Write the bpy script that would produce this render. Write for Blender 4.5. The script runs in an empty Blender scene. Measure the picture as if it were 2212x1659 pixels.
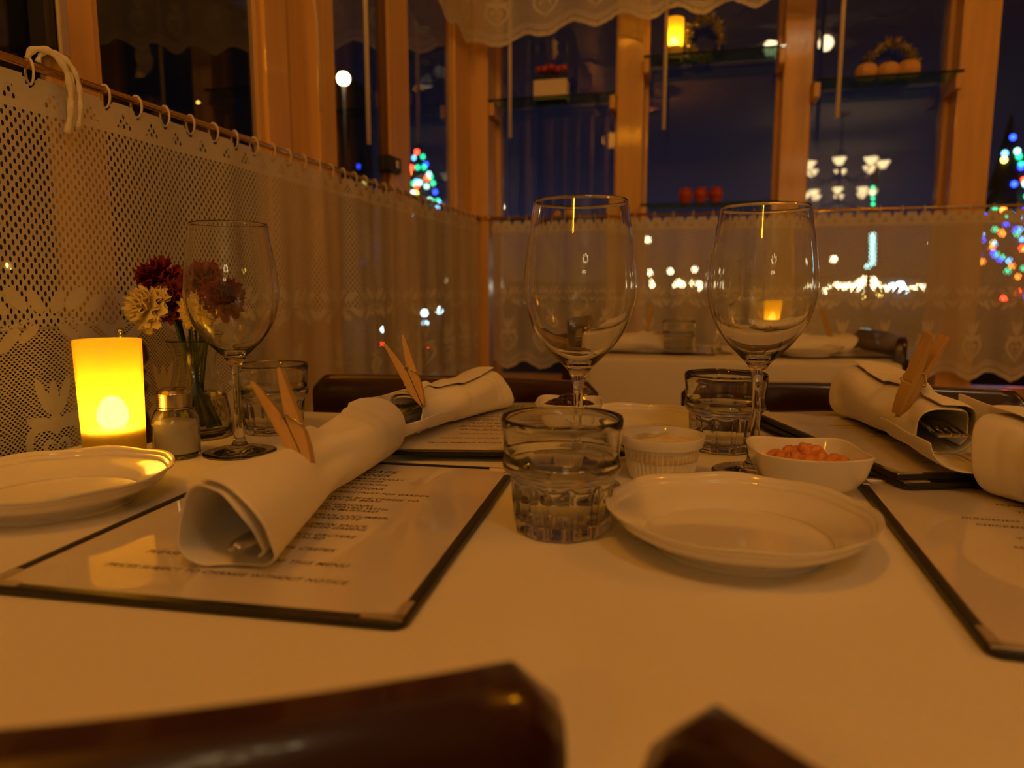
import bpy, bmesh, math, random
import numpy as np
from mathutils import Vector, Matrix, Euler
random.seed(7)
SC = bpy.context.scene
PI = math.pi
# ------------------------------------------------------------------ camera
FP, CX, CY = 1534.0, 1106.0, 829.5          # focal length and centre in pixels of the 2212x1659 frame
PT, YAW, CZ = math.radians(7.6), math.radians(13.8), 0.902
cd = bpy.data.cameras.new('camera'); cam = bpy.data.objects.new('camera', cd)
SC.collection.objects.link(cam); SC.camera = cam
cam.location = (0, 0, CZ)
cam.rotation_euler = Euler((PI/2-PT, 0, YAW), 'XYZ')
cd.sensor_width = 36; cd.lens = FP/2212*36; cd.clip_start = .02; cd.clip_end = 300
cd.dof.use_dof = True; cd.dof.focus_distance = 0.62; cd.dof.aperture_fstop = 5.6
# ------------------------------------------------------------------ view, world
SC.view_settings.view_transform = 'Standard'; SC.view_settings.look = 'None'
SC.view_settings.exposure = 0.0; SC.view_settings.gamma = 1; SC.view_settings.use_curve_mapping = False
cy = SC.cycles
cy.use_denoising = True; cy.max_bounces = 12; cy.transparent_max_bounces = 20
cy.transmission_bounces = 12; cy.glossy_bounces = 4; cy.diffuse_bounces = 3; cy.sample_clamp_indirect = 3.0
cy.caustics_reflective = True; cy.caustics_refractive = True; cy.blur_glossy = 0.3
W = bpy.data.worlds.new('dusk_sky'); SC.world = W; W.use_nodes = True
nt = W.node_tree; nt.nodes.clear()
wo = nt.nodes.new('ShaderNodeOutputWorld'); bg = nt.nodes.new('ShaderNodeBackground')
tc = nt.nodes.new('ShaderNodeTexCoord'); sx = nt.nodes.new('ShaderNodeSeparateXYZ'); rp = nt.nodes.new('ShaderNodeValToRGB')
nt.links.new(tc.outputs['Generated'], sx.inputs[0]); nt.links.new(sx.outputs['Z'], rp.inputs[0])
nt.links.new(rp.outputs[0], bg.inputs[0]); nt.links.new(bg.outputs[0], wo.inputs[0])
el = rp.color_ramp.elements
el[0].position = 0.0; el[0].color = (.060, .034, .014, 1)
el[1].position = .55; el[1].color = (.0015, .0015, .003, 1)
e = el.new(.06); e.color = (.013, .015, .036, 1)
e = el.new(.16); e.color = (.0065, .0070, .018, 1)
e = el.new(.30); e.color = (.0035, .0036, .008, 1)
bg.inputs[1].default_value = 1.0

WARM = (1.0, .345, .009)
def lamp(name, kind, loc, power, color=WARM, size=.12, target=None, spot=None, parent=None):
    d = bpy.data.lights.new(name, kind); d.energy = power; d.color = color
    if kind == 'AREA': d.shape = 'DISK'; d.size = size
    else: d.shadow_soft_size = size
    o = bpy.data.objects.new(name, d); SC.collection.objects.link(o); o.location = loc
    if target is not None:
        o.rotation_euler = (Vector(target)-Vector(loc)).to_track_quat('-Z', 'Y').to_euler()
    if parent: o.parent = parent
    return o
LAMP_MAIN = (-.36, -.35, 2.55)
KEY_POWER = 17.0
lamp('main_lamp_light', 'POINT', (LAMP_MAIN[0], LAMP_MAIN[1], LAMP_MAIN[2]-.13), KEY_POWER, size=.07)
FAN = (.62, -.62, 2.56)
lamp('fan_light', 'POINT', (FAN[0], FAN[1], FAN[2]-.26), 2.0, size=.04)
FILL_SIDE = (2.2, .30, 2.50)
lamp('side_fill_light', 'POINT', (2.2, .30, 2.37), 29.0, size=.12)  # added fill light out of view, brightens the left lace
LAMP_REAR = (-.52, -2.6, 2.42)
lamp('rear_lamp_light', 'POINT', (-.52, -2.6, 2.29), 22.0, size=.07)
CHAND = [(1.5, -3.9, 2.12), (1.88, -6.0, 2.10)]

# ------------------------------------------------------------------ pixel -> point on a plane of the room
def ray(px, py):
    x = px-CX; u = CY-py
    f = FP*math.cos(PT)+u*math.sin(PT); up = u*math.cos(PT)-FP*math.sin(PT)
    return Vector((-math.sin(YAW)*f+math.cos(YAW)*x, math.cos(YAW)*f+math.sin(YAW)*x, up))
CAM = Vector((0, 0, CZ))
def atZ(px, py, z=.75): r = ray(px, py); return CAM+r*((z-CZ)/r.z)
def atX(px, py, x): r = ray(px, py); return CAM+r*(x/r.x)
def atY(px, py, y): r = ray(px, py); return CAM+r*(y/r.y)

# ------------------------------------------------------------------ materials
def mat(name, col, rough=.6, metal=0, trans=0, ior=1.45, var=.12, nscale=30, bump=0, bscale=200, coat=0, sss=0, spec=.5, emit=None, estr=0, stretch=None):
    m = bpy.data.materials.new(name); m.use_nodes = True; n = m.node_tree.nodes; l = m.node_tree.links
    b = n['Principled BSDF']
    b.inputs['Roughness'].default_value = rough; b.inputs['Metallic'].default_value = metal
    b.inputs['Transmission Weight'].default_value = trans; b.inputs['IOR'].default_value = ior
    b.inputs['Coat Weight'].default_value = coat; b.inputs['Coat Roughness'].default_value = .06
    b.inputs['Specular IOR Level'].default_value = spec
    if sss:
        b.inputs['Subsurface Weight'].default_value = sss; b.inputs['Subsurface Scale'].default_value = .01
    tcn = n.new('ShaderNodeTexCoord'); src = tcn.outputs['Object']
    if stretch:
        mp = n.new('ShaderNodeMapping'); mp.inputs['Scale'].default_value = stretch; l.new(src, mp.inputs[0]); src = mp.outputs[0]
    nz = n.new('ShaderNodeTexNoise'); nz.inputs['Scale'].default_value = nscale; nz.inputs['Detail'].default_value = 4; l.new(src, nz.inputs[0])
    mx = n.new('ShaderNodeMix'); mx.data_type = 'RGBA'
    mx.inputs[6].default_value = tuple(c*(1-var) for c in col)+(1,); mx.inputs[7].default_value = tuple(min(1, c*(1+var)) for c in col)+(1,)
    l.new(nz.outputs[0], mx.inputs[0]); l.new(mx.outputs[2], b.inputs['Base Color'])
    if bump:
        n2 = n.new('ShaderNodeTexNoise'); n2.inputs['Scale'].default_value = bscale; l.new(src, n2.inputs[0])
        bp = n.new('ShaderNodeBump'); bp.inputs['Strength'].default_value = bump; bp.inputs['Distance'].default_value = .002
        l.new(n2.outputs[0], bp.inputs['Height']); l.new(bp.outputs[0], b.inputs['Normal'])
        if coat: l.new(bp.outputs[0], b.inputs['Coat Normal'])
    if emit:
        b.inputs['Emission Color'].default_value = emit+(1,); b.inputs['Emission Strength'].default_value = estr
    return m
M = {}
M['cloth'] = mat('white_cotton_cloth', (.80, .77, .72), .92, var=.03, nscale=6, bump=.12, bscale=900, spec=.2)
M['napkin'] = mat('white_napkin_linen', (.86, .83, .77), .9, var=.03, nscale=12, bump=.15, bscale=700, spec=.2)
M['pine'] = mat('varnished_pine', (.74, .45, .15), .42, var=.22, nscale=9, stretch=(6, 6, .5), bump=.1, bscale=60, coat=.25)
M['pine_dark'] = mat('brown_stained_wood', (.16, .07, .03), .5, var=.2, nscale=9, stretch=(6, 6, .6))
M['cherry'] = mat('dark_cherry_wood', (.034, .010, .006), .28, var=.25, nscale=14, stretch=(1, 5, 5), coat=.5)
M['pegwood'] = mat('birch_clothespin_wood', (.52, .33, .11), .55, var=.15, nscale=60, stretch=(6, 6, .8), bump=.15, bscale=200)
M['mill'] = mat('dark_turned_wood', (.05, .017, .008), .22, var=.3, nscale=30, coat=.6)
M['china'] = mat('white_glazed_china', (.82, .79, .73), .12, var=.02, nscale=5, coat=.6)
M['steel'] = mat('polished_steel', (.62, .60, .56), .16, metal=1, var=.05)
M['brass'] = mat('brass_rod', (.70, .50, .22), .22, metal=1, var=.08)
M['nickel'] = mat('dull_metal_corner', (.66, .58, .46), .34, metal=.55, var=.1)
M['black'] = mat('black_vinyl_edge', (.016, .014, .013), .38, var=.2, nscale=80, bump=.2, bscale=500)
M['ink'] = mat('dark_printing_ink', (.045, .022, .02), .7, var=.1)
M['glass'] = mat('clear_glass', (.98, .99, .98), 0, trans=1, ior=1.5, var=.004)
M['tglass'] = mat('green_tinged_glass', (.965, .985, .97), 0, trans=1, ior=1.5, var=.004)
M['water'] = mat('water', (1, 1, 1), 0, trans=1, ior=1.33, var=0)
M['salt'] = mat('table_salt', (.88, .87, .84), .9, var=.06, nscale=400, bump=.5, bscale=1500)
M['stem'] = mat('green_flower_stem', (.045, .085, .02), .5, var=.3, nscale=60)
M['redpetal'] = mat('dark_red_petal', (.15, .004, .008), .6, var=.3, nscale=60, sss=.1)
M['yelpetal'] = mat('cream_petal', (.86, .66, .25), .6, var=.15, nscale=60, sss=.15)
M['butter'] = mat('pale_butter', (.80, .66, .36), .42, var=.06, nscale=80, bump=.4, bscale=120, coat=.3)
M['jam'] = mat('orange_apricot_jam', (.72, .27, .07), .3, var=.3, nscale=160, bump=.9, bscale=260, coat=.4)
M['darkjam'] = mat('dark_berry_preserve', (.035, .008, .008), .14, var=.4, nscale=120, coat=.8)
M['terracotta'] = mat('red_glazed_pot', (.42, .06, .03), .35, var=.25, nscale=40)
M['pumpkin'] = mat('pale_orange_gourd', (.72, .42, .16), .5, var=.15, nscale=20)
M['tinsel'] = mat('gold_tinsel', (.92, .78, .50), .2, metal=1, var=.4, nscale=200)
M['leafgreen'] = mat('dark_green_leaf', (.03, .05, .018), .6, var=.3)
M['conifer'] = mat('dark_conifer', (.010, .018, .010), .8, var=.4, nscale=10)
M['wandwhite'] = mat('cream_pull_wand', (.80, .70, .55), .5, var=.05)
M['plaster'] = mat('cream_plaster', (.60, .50, .38), .85, var=.05, nscale=3)
M['ceil'] = mat('ceiling_paint', (.50, .42, .33), .9, var=.04, nscale=3)
M['floorwood'] = mat('brown_floor_boards', (.12, .055, .025), .4, var=.3, nscale=5, stretch=(12, 1, 1))
M['asphalt'] = mat('night_asphalt', (.02, .018, .016), .8, var=.3, nscale=2)
M['farwall'] = mat('far_building_wall', (.03, .022, .018), .8, var=.3, nscale=2)
M['latch'] = mat('black_metal_latch', (.02, .016, .013), .5, var=.2)
M['boxwhite'] = mat('cream_planter', (.80, .72, .55), .6, var=.05)
def emis(name, col, s):
    m = bpy.data.materials.new(name); m.use_nodes = True; n = m.node_tree.nodes; l = m.node_tree.links; n.clear()
    o = n.new('ShaderNodeOutputMaterial'); e = n.new('ShaderNodeEmission')
    t = n.new('ShaderNodeTexCoord'); z = n.new('ShaderNodeTexNoise'); z.inputs['Scale'].default_value = 8; l.new(t.outputs['Object'], z.inputs[0])
    x = n.new('ShaderNodeMix'); x.data_type = 'RGBA'; x.inputs[6].default_value = tuple(c*.95 for c in col)+(1,); x.inputs[7].default_value = col+(1,)
    l.new(z.outputs[0], x.inputs[0]); l.new(x.outputs[2], e.inputs[0]); e.inputs[1].default_value = s; l.new(e.outputs[0], o.inputs[0]); return m
M['ledflame'] = emis('led_flame', (1, .49, .06), 70)
M['shade'] = emis('lit_frosted_shade', (1, .72, .34), 18)
M['globe'] = emis('lit_globe', (1, .78, .42), 26)
def pane_mat():
    m = bpy.data.materials.new('window_glass'); m.use_nodes = True; n = m.node_tree.nodes; l = m.node_tree.links; n.clear()
    o = n.new('ShaderNodeOutputMaterial'); a = n.new('ShaderNodeBsdfTransparent'); g = n.new('ShaderNodeBsdfGlossy')
    g.inputs['Roughness'].default_value = .0; f = n.new('ShaderNodeFresnel'); ge = n.new('ShaderNodeNewGeometry'); mi = n.new('ShaderNodeMapRange'); mi.inputs[3].default_value = 1.52; mi.inputs[4].default_value = 1/1.52
    l.new(ge.outputs['Backfacing'], mi.inputs[0]); l.new(mi.outputs[0], f.inputs[0])      # same reflectance entering and leaving the thin pane
    t = n.new('ShaderNodeTexCoord'); z = n.new('ShaderNodeTexNoise'); z.inputs['Scale'].default_value = 3; l.new(t.outputs['Object'], z.inputs[0])
    r = n.new('ShaderNodeMapRange'); r.inputs[3].default_value = .93; r.inputs[4].default_value = .98; l.new(z.outputs[0], r.inputs[0])
    k = n.new('ShaderNodeMath'); k.operation = 'MULTIPLY'; k.inputs[1].default_value = 1.15; l.new(f.outputs[0], k.inputs[0])
    c = n.new('ShaderNodeCombineColor'); 
    for i in range(3): l.new(r.outputs[0], c.inputs[i])
    l.new(c.outputs[0], a.inputs[0])
    x = n.new('ShaderNodeMixShader'); l.new(k.outputs[0], x.inputs[0]); l.new(a.outputs[0], x.inputs[1]); l.new(g.outputs[0], x.inputs[2])
    l.new(x.outputs[0], o.inputs[0]); return m
M['pane'] = pane_mat()
def candle_mat():
    m = bpy.data.materials.new('frosted_candle_shell'); m.use_nodes = True; n = m.node_tree.nodes; l = m.node_tree.links; n.clear()
    o = n.new('ShaderNodeOutputMaterial'); d = n.new('ShaderNodeBsdfDiffuse'); t = n.new('ShaderNodeBsdfTranslucent'); tr = n.new('ShaderNodeBsdfTransparent')
    gl = n.new('ShaderNodeBsdfGlossy'); gl.inputs['Roughness'].default_value = .35
    tcn = n.new('ShaderNodeTexCoord'); z = n.new('ShaderNodeTexNoise'); z.inputs['Scale'].default_value = 40; l.new(tcn.outputs['Object'], z.inputs[0])
    x = n.new('ShaderNodeMix'); x.data_type = 'RGBA'; x.inputs[6].default_value = (.94, .78, .14, 1); x.inputs[7].default_value = (.96, .82, .17, 1); l.new(z.outputs[0], x.inputs[0])
    for s in (d, t): l.new(x.outputs[2], s.inputs[0])
    a = n.new('ShaderNodeMixShader'); a.inputs[0].default_value = .55; l.new(d.outputs[0], a.inputs[1]); l.new(t.outputs[0], a.inputs[2])
    b = n.new('ShaderNodeMixShader'); b.inputs[0].default_value = .30; l.new(a.outputs[0], b.inputs[1]); l.new(tr.outputs[0], b.inputs[2])
    c = n.new('ShaderNodeMixShader'); c.inputs[0].default_value = .03; l.new(b.outputs[0], c.inputs[1]); l.new(gl.outputs[0], c.inputs[2])
    l.new(c.outputs[0], o.inputs[0]); return m
M['candle'] = candle_mat()
def sheet_mat():
    m = mat('menu_paper_under_film', (.78, .73, .68), .5, var=.02, nscale=5, coat=1.0)
    n = m.node_tree.nodes; l = m.node_tree.links; b = n['Principled BSDF']; b.inputs['Coat Roughness'].default_value = .02; b.inputs['Coat IOR'].default_value = 1.9
    t = n.new('ShaderNodeTexCoord'); z = n.new('ShaderNodeTexNoise'); z.inputs['Scale'].default_value = 14; z.inputs['Detail'].default_value = 1
    l.new(t.outputs['Object'], z.inputs[0]); bp = n.new('ShaderNodeBump'); bp.inputs['Strength'].default_value = .22; bp.inputs['Distance'].default_value = .003
    l.new(z.outputs[0], bp.inputs['Height']); l.new(bp.outputs[0], b.inputs['Coat Normal']); return m
M['sheet'] = sheet_mat()
def lace_mat():
    m = bpy.data.materials.new('white_lace'); m.use_nodes = True; n = m.node_tree.nodes; l = m.node_tree.links; n.clear()
    o = n.new('ShaderNodeOutputMaterial')
    def at(nm): a = n.new('ShaderNodeAttribute'); a.attribute_name = nm; return a.outputs['Fac']
    def mth(op, a, b=None):
        k = n.new('ShaderNodeMath'); k.operation = op
        for i, v in enumerate((a, b)):
            if v is None: continue
            if isinstance(v, (int, float)): k.inputs[i].default_value = v
            else: l.new(v, k.inputs[i])
        return k.outputs[0]
    u, v, sd = at('net_u'), at('net_v'), at('solid')
    nz = n.new('ShaderNodeTexNoise'); tcn = n.new('ShaderNodeTexCoord'); nz.inputs['Scale'].default_value = 160; l.new(tcn.outputs['Object'], nz.inputs[0])
    def lat(off):
        a = mth('SUBTRACT', mth('FRACT', mth('ADD', u, off)), .5); b = mth('SUBTRACT', mth('FRACT', mth('ADD', v, off)), .5)
        a = mth('DIVIDE', a, mth('ADD', .165, mth('MULTIPLY', at('fine'), .095))); b = mth('DIVIDE', b, mth('SUBTRACT', .245, mth('MULTIPLY', at('fine'), .04)))
        return mth('ADD', mth('MULTIPLY', a, a), mth('MULTIPLY', b, b))
    dmin = mth('MINIMUM', lat(0.0), lat(.5))
    dmin = mth('ADD', dmin, mth('MULTIPLY', mth('SUBTRACT', nz.outputs[0], .5), .7))
    hole = mth('LESS_THAN', dmin, 1.0)
    notsolid = mth('GREATER_THAN', sd, 0.0)
    cut = mth('GREATER_THAN', at('cut'), 0.0)
    h = mth('MAXIMUM', mth('MULTIPLY', hole, notsolid), cut)
    c = n.new('ShaderNodeMix'); c.data_type = 'RGBA'; c.inputs[6].default_value = (.80, .76, .68, 1); c.inputs[7].default_value = (.88, .85, .78, 1); l.new(nz.outputs[0], c.inputs[0])
    d = n.new('ShaderNodeBsdfDiffuse'); t = n.new('ShaderNodeBsdfTranslucent'); l.new(c.outputs[2], d.inputs[0]); l.new(c.outputs[2], t.inputs[0])
    x = n.new('ShaderNodeMixShader'); x.inputs[0].default_value = .3; l.new(d.outputs[0], x.inputs[1]); l.new(t.outputs[0], x.inputs[2])
    tr = n.new('ShaderNodeBsdfTransparent'); w = n.new('ShaderNodeMixShader')
    # loosely knit thread lets a little through even between the holes; the motifs do so less
    base = mth('MULTIPLY', notsolid, .06)
    l.new(mth('MAXIMUM', h, base), w.inputs[0]); l.new(x.outputs[0], w.inputs[1]); l.new(tr.outputs[0], w.inputs[2]); l.new(w.outputs[0], o.inputs[0]); return m
M['lace'] = lace_mat()
M['lacecord'] = mat('lace_cord', (.78, .73, .64), .9, var=.1, nscale=300, bump=.5, bscale=1200)

# ------------------------------------------------------------------ mesh helpers
def link(name, me, m=None, parent=None, smooth=True, loc=None):
    if m is not None:
        me.materials.append(M[m] if isinstance(m, str) else m)
    if smooth:
        for p in me.polygons: p.use_smooth = True
    o = bpy.data.objects.new(name, me); SC.collection.objects.link(o)
    if parent is not None: o.parent = parent
    if loc is not None: o.location = loc
    return o
def obj(name, bm, m, parent=None, smooth=True, loc=None, auto=None):
    bmesh.ops.recalc_face_normals(bm, faces=bm.faces)
    me = bpy.data.meshes.new(name); bm.to_mesh(me); bm.free()
    o = link(name, me, m, parent, smooth, loc)
    if auto and smooth:
        md = o.modifiers.new('edge', 'EDGE_SPLIT'); md.split_angle = math.radians(auto)
    return o
def tag(o, label=None, cat=None, group=None, kind=None):
    if label: o['label'] = label
    if cat: o['category'] = cat
    if group: o['group'] = group
    if kind: o['kind'] = kind
    return o
def thing(name, label, cat, loc=(0, 0, 0), rz=0, group=None):
    o = bpy.data.objects.new(name, None); SC.collection.objects.link(o); o.location = loc; o.rotation_euler = (0, 0, rz)
    o.empty_display_size = .05
    return tag(o, label, cat, group)
def copy_tree(o, parent=None, label=None, group=None):
    c = o.copy(); SC.collection.objects.link(c); c.parent = parent
    for ch in list(o.children): copy_tree(ch, c)
    if label: c['label'] = label
    if group: c['group'] = group
    return c
def BM(): return bmesh.new()
def box(bm, a, b, bev=0, seg=2):
    a = Vector(a); b = Vector(b); c = (a+b)/2; s = b-a
    r = bmesh.ops.create_cube(bm, size=1, matrix=Matrix.Translation(c) @ Matrix.Diagonal((abs(s.x), abs(s.y), abs(s.z), 1)))
    if bev:
        es = list({e for v in r['verts'] for e in v.link_edges})
        bmesh.ops.bevel(bm, geom=es, offset=bev, segments=seg, affect='EDGES', profile=.6)
    return bm
def tube(bm, pts, r, n=10, closed=False):
    pts = [Vector(p) for p in pts]; N = len(pts); rs = r if isinstance(r, (list, tuple)) else [r]*N
    rings = []; up = Vector((0, 0, 1)); prev = None
    for i, p in enumerate(pts):
        if closed: t = pts[(i+1) % N]-pts[i-1]
        else: t = pts[min(i+1, N-1)]-pts[max(i-1, 0)]
        t.normalize()
        if prev is None:
            a = t.cross(up)
            if a.length < .05: a = t.cross(Vector((1, 0, 0)))
        else:
            a = prev-t*prev.dot(t)
        a.normalize(); prev = a; b = t.cross(a)
        rings.append([bm.verts.new(p+(a*math.cos(2*PI*k/n)+b*math.sin(2*PI*k/n))*rs[i]) for k in range(n)])
    for i in range(N if closed else N-1):
        A, B = rings[i], rings[(i+1) % N]
        for k in range(n): bm.faces.new((A[k], A[(k+1) % n], B[(k+1) % n], B[k]))
    if not closed:
        bm.faces.new(rings[0][::-1]); bm.faces.new(rings[-1])
    return bm
def lathe(bm, prof, n=48, mod=None, c=(0, 0, 0), closed=False):
    """prof: list of (r, z). r==0 gives a pole. mod(r,z,angle,i)->r"""
    rings = []
    for i, (r, z) in enumerate(prof):
        if r < 1e-6: rings.append([bm.verts.new((c[0], c[1], c[2]+z))]*n)
        else:
            rg = []
            for k in range(n):
                a = 2*PI*k/n; rr = r; zz = z
                if mod:
                    q = mod(r, z, a, i); rr, zz = q if isinstance(q, tuple) else (q, z)
                rg.append(bm.verts.new((c[0]+rr*math.cos(a), c[1]+rr*math.sin(a), c[2]+zz)))
            rings.append(rg)
    N = len(prof)
    for i in range(N if closed else N-1):
        A, B = rings[i], rings[(i+1) % N]
        for k in range(n):
            q = [A[k], A[(k+1) % n], B[(k+1) % n], B[k]]; u = []
            for v in q:
                if v not in u: u.append(v)
            if len(u) > 2: bm.faces.new(u)
    return bm
def smoothprof(pts, per=6):
    """Catmull-Rom through (r,z) points"""
    out = []
    P = [pts[0]]+list(pts)+[pts[-1]]
    for i in range(1, len(P)-2):
        p0, p1, p2, p3 = P[i-1], P[i], P[i+1], P[i+2]
        for k in range(per):
            t = k/per
            out.append(tuple(.5*((2*p1[j])+(-p0[j]+p2[j])*t+(2*p0[j]-5*p1[j]+4*p2[j]-p3[j])*t*t+(-p0[j]+3*p1[j]-3*p2[j]+p3[j])*t**3) for j in (0, 1)))
    out.append(tuple(pts[-1])); return out
def grid(bm, f, nu, nv):
    V = [[bm.verts.new(f(i/nu, j/nv)) for j in range(nv+1)] for i in range(nu+1)]
    for i in range(nu):
        for j in range(nv): bm.faces.new((V[i][j], V[i+1][j], V[i+1][j+1], V[i][j+1]))
    return V
def solid(o, t, off=0, sub=0):
    md = o.modifiers.new('thickness', 'SOLIDIFY'); md.thickness = t; md.offset = off
    if sub:
        s = o.modifiers.new('smooth', 'SUBSURF'); s.levels = sub; s.render_levels = sub
    return o
def struct(name, bm, m, parent=None, smooth=False): 
    o = obj(name, bm, m, parent, smooth)
    if parent is None: o['kind'] = 'structure'
    return o

# ================================================================== ROOM
XL, YB = -.625, 2.09            # inner faces of the window posts, left and far wall
HC = 2.70
struct('floor', box(BM(), (-.80, -6.5, -.05), (4.2, 2.26, 0)), 'floorwood')
struct('ceiling', box(BM(), (-.80, -6.5, HC), (4.2, 2.26, HC+.05)), 'ceil')
struct('wall_right', box(BM(), (4.2, -6.5, -.05), (4.3, 2.26, HC+.05)), 'plaster')
struct('wall_back', box(BM(), (-.80, -6.6, -.05), (4.3, -6.5, HC+.05)), 'plaster')
b = box(BM(), (-.80, -6.5, 0), (-.66, 2.26, .60)); struct('wall_left', b, 'pine')
b = box(BM(), (-.66, 2.13, 0), (4.2, 2.26, .60)); struct('wall_front', b, 'pine')
b = box(BM(), (-.66, 2.06, .58), (4.2, 2.13, .62), .004); struct('trim_1', b, 'pine')           # sill of the far windows
b = box(BM(), (-.66, -6.5, .58), (-.615, 2.06, .62), .004); struct('trim_2', b, 'pine')
b = box(BM(), (-.80, -6.5, 2.25), (-.63, 2.26, HC)); struct('trim_3', b, 'plaster')
b = box(BM(), (-.63, 2.10, 2.25), (4.2, 2.26, HC)); struct('trim_4', b, 'plaster')
# posts (left wall): y ranges from the photo
tn = 5
def post(a, b_, bev=.003, m='pine'):
    global tn
    struct('trim_%d' % tn, box(BM(), a, b_, bev), m); tn += 1
ZT = 2.25
leftposts = [(-2.2, -2.1), (-1.35, -1.25), (-.42, -.35), (.20, .246), (.632, .674)]
for (a, c) in leftposts: post((-.646, a, .60), (XL, c, ZT))
# wide stepped post
post((-.646, 1.000, .60), (XL, 1.062, ZT)); post((-.646, 1.062, .60), (XL-.022, 1.150, ZT)); post((-.646, 1.150, .60), (XL+.004, 1.211, ZT))
post((-.646, 1.085, .60), (XL-.010, 1.102, ZT))
post((-.646, 1.464, .60), (XL, 1.573, ZT))
post((-.646, 1.907, .60), (XL, 2.16, ZT)); post((-.66, 2.05, .60), (-.575, 2.16, ZT))     # corner post
farposts = [(-.2104, -.137), (.228, .299), (.645, .731), (1.09, 1.17), (1.55, 1.63), (2.0, 2.1), (2.6, 2.7), (3.3, 3.4)]
for (a, c) in farposts: post((a, YB, .60), (c, 2.20, ZT))
# panes with their sashes
wn = 1
def window_left(y0, y1, dark=False):
    global wn
    w = thing('window_%d' % wn, None, None, (0, 0, 0)); w['kind'] = 'structure'; wn += 1
    fm = 'pine_dark' if dark else 'pine'; bm = BM(); s = .012
    for (a, c) in ((y0, y0+s), (y1-(.020 if dark else s), y1)): box(bm, (-.645, a, .62), (-.632, c, ZT))
    box(bm, (-.645, y0, .60), (-.632, y1, .64)); box(bm, (-.645, y0, ZT-.03), (-.632, y1, ZT))
    obj('sash', bm, fm, w, False)
    obj('pane', box(BM(), (-.640, y0+s, .63), (-.6385, y1-s, ZT-.02)), 'pane', w, False); return w
def window_far(x0, x1):
    global wn
    w = thing('window_%d' % wn, None, None, (0, 0, 0)); w['kind'] = 'structure'; wn += 1
    bm = BM(); s = .010
    for (a, c) in ((x0, x0+s), (x1-s, x1)): box(bm, (a, 2.15, .62), (c, 2.19, ZT))
    box(bm, (x0, 2.15, .60), (x1, 2.19, .64)); box(bm, (x0, 2.15, ZT-.03), (x1, 2.19, ZT))
    obj('sash', bm, 'pine', w, False)
    obj('pane', box(BM(), (x0+s, 2.169, .63), (x1-s, 2.171, ZT-.02)), 'pane', w, False); return w
for (a, c, d) in ((-2.1, -1.35, 0), (-1.25, -.42, 0), (-.35, .20, 0), (.246, .632, 0), (.674, 1.0, 0), (1.211, 1.464, 1), (1.573, 1.907, 0)): w = window_left(a, c, d)
prev = -.575
for (a, c) in farposts: window_far(prev, a); prev = c
# black latches on the left windows

for (py, pz, lab) in ((.616, 1.162, 'black metal window latch on the leftmost pine post'), (1.462, 1.166, 'black window latch low on the dark sash above the far end of the left curtain')):
    t = thing('window_latch', lab, 'latch', (-.626, py, pz))
    bm = BM(); box(bm, (-.012, -.013 if py < 1 else -.030, -.026 if py < 1 else -.016), (.012, .013 if py < 1 else .030, .026 if py < 1 else .016), .003); obj('latch_body', bm, 'latch', t, False)
    bm = BM(); box(bm, (.0125, -.004, -.030 if py < 1 else -.008), (.017, .008, .030 if py < 1 else .008), .002); obj('lever', bm, 'nickel', t, False)

# ================================================================== OUTSIDE
struct('ground', box(BM(), (-60, 2.3, -1.9), (70, 130, -1.65)), 'asphalt')
COL = {'w': (1, .80, .42), 'c': (.45, .95, .85), 'r': (1, .03, .01), 'b': (.02, .06, 1), 'g': (.02, .8, .35), 'y': (1, .75, .12), 'a': (.15, .5, 1), 'd': (.6, .9, 1), 'o': (1, .25, .03)}
for k, c in COL.items(): M['L'+k] = emis('light_'+k, c, {'w': 14, 'c': 6, 'd': 26, 'r': 30, 'b': 10, 'g': 5, 'y': 10, 'a': 8, 'o': 9}[k])
def ball(r, n=10): 
    bm = BM(); bmesh.ops.create_uvsphere(bm, u_segments=n, v_segments=max(6, n//2+1), radius=r); return bm
def far_lamp(px, py, D, r, col, name='street_lamp', label='', cat='street lamp', group=None, pole=True, bulbname='lamp_globe'):
    p = atY(px, py, D); t = thing(name, label, cat, (p.x, p.y, -1.65), 0, group)
    obj(bulbname, ball(r), 'L'+col, t, loc=(0, 0, p.z+1.65))
    if pole: obj('pole', tube(BM(), [(0, 0, 0), (0, 0, p.z+1.65-r*.9)], [.09, .05], 8), 'latch', t)
    return t
for li, (px, py, lab) in enumerate(((1399, 518, 'faint street lamp seen highest through the far lace beside the first pine post'), (1403, 589, 'small street lamp just right of the pine post behind the left tall glass'),
                      (1448, 586, 'middle of three small street lamps in the pane between the two tall glasses'), (1501, 582, 'street lamp nearest the left rim of the right tall glass'),
                      (1801, 560, 'single street lamp left of the pale green lit column'), (2014, 525, 'dim street lamp high at the right of the third far pane'),
                      (2027, 603, 'bright street lamp at the right end of the row of lights'), (1083, 447, 'street lamp above the curtain rod near the room corner'))):
    far_lamp(px, py, 30+(li%4)*1.5, .125, 'w', label=lab)
bld = thing('shop_building', 'low building across the street carrying a dense row of blurred lights', 'building', (0, 0, 0))
a0 = atY(1395, 640, 36.4); a1 = atY(2040, 600, 36.4)
obj('facade', box(BM(), (a0.x, 36.3, -1.65), (a1.x, 44, a1.z-.1), .05), 'farwall', bld, False)
obj('roof', box(BM(), (a0.x-.3, 36.1, a1.z-.1), (a1.x+.3, 44.2, a1.z+.15), .04), 'farwall', bld, False)
for (px, py) in ((1408, 616), (1460, 618), (1474, 614), (1498, 612), (1510, 614), (1512, 622), (1405, 610), (1466, 610)):
    obj('lit_lamp', ball(.14), 'Lw', bld, loc=atY(px, py, 36.05))
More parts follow.
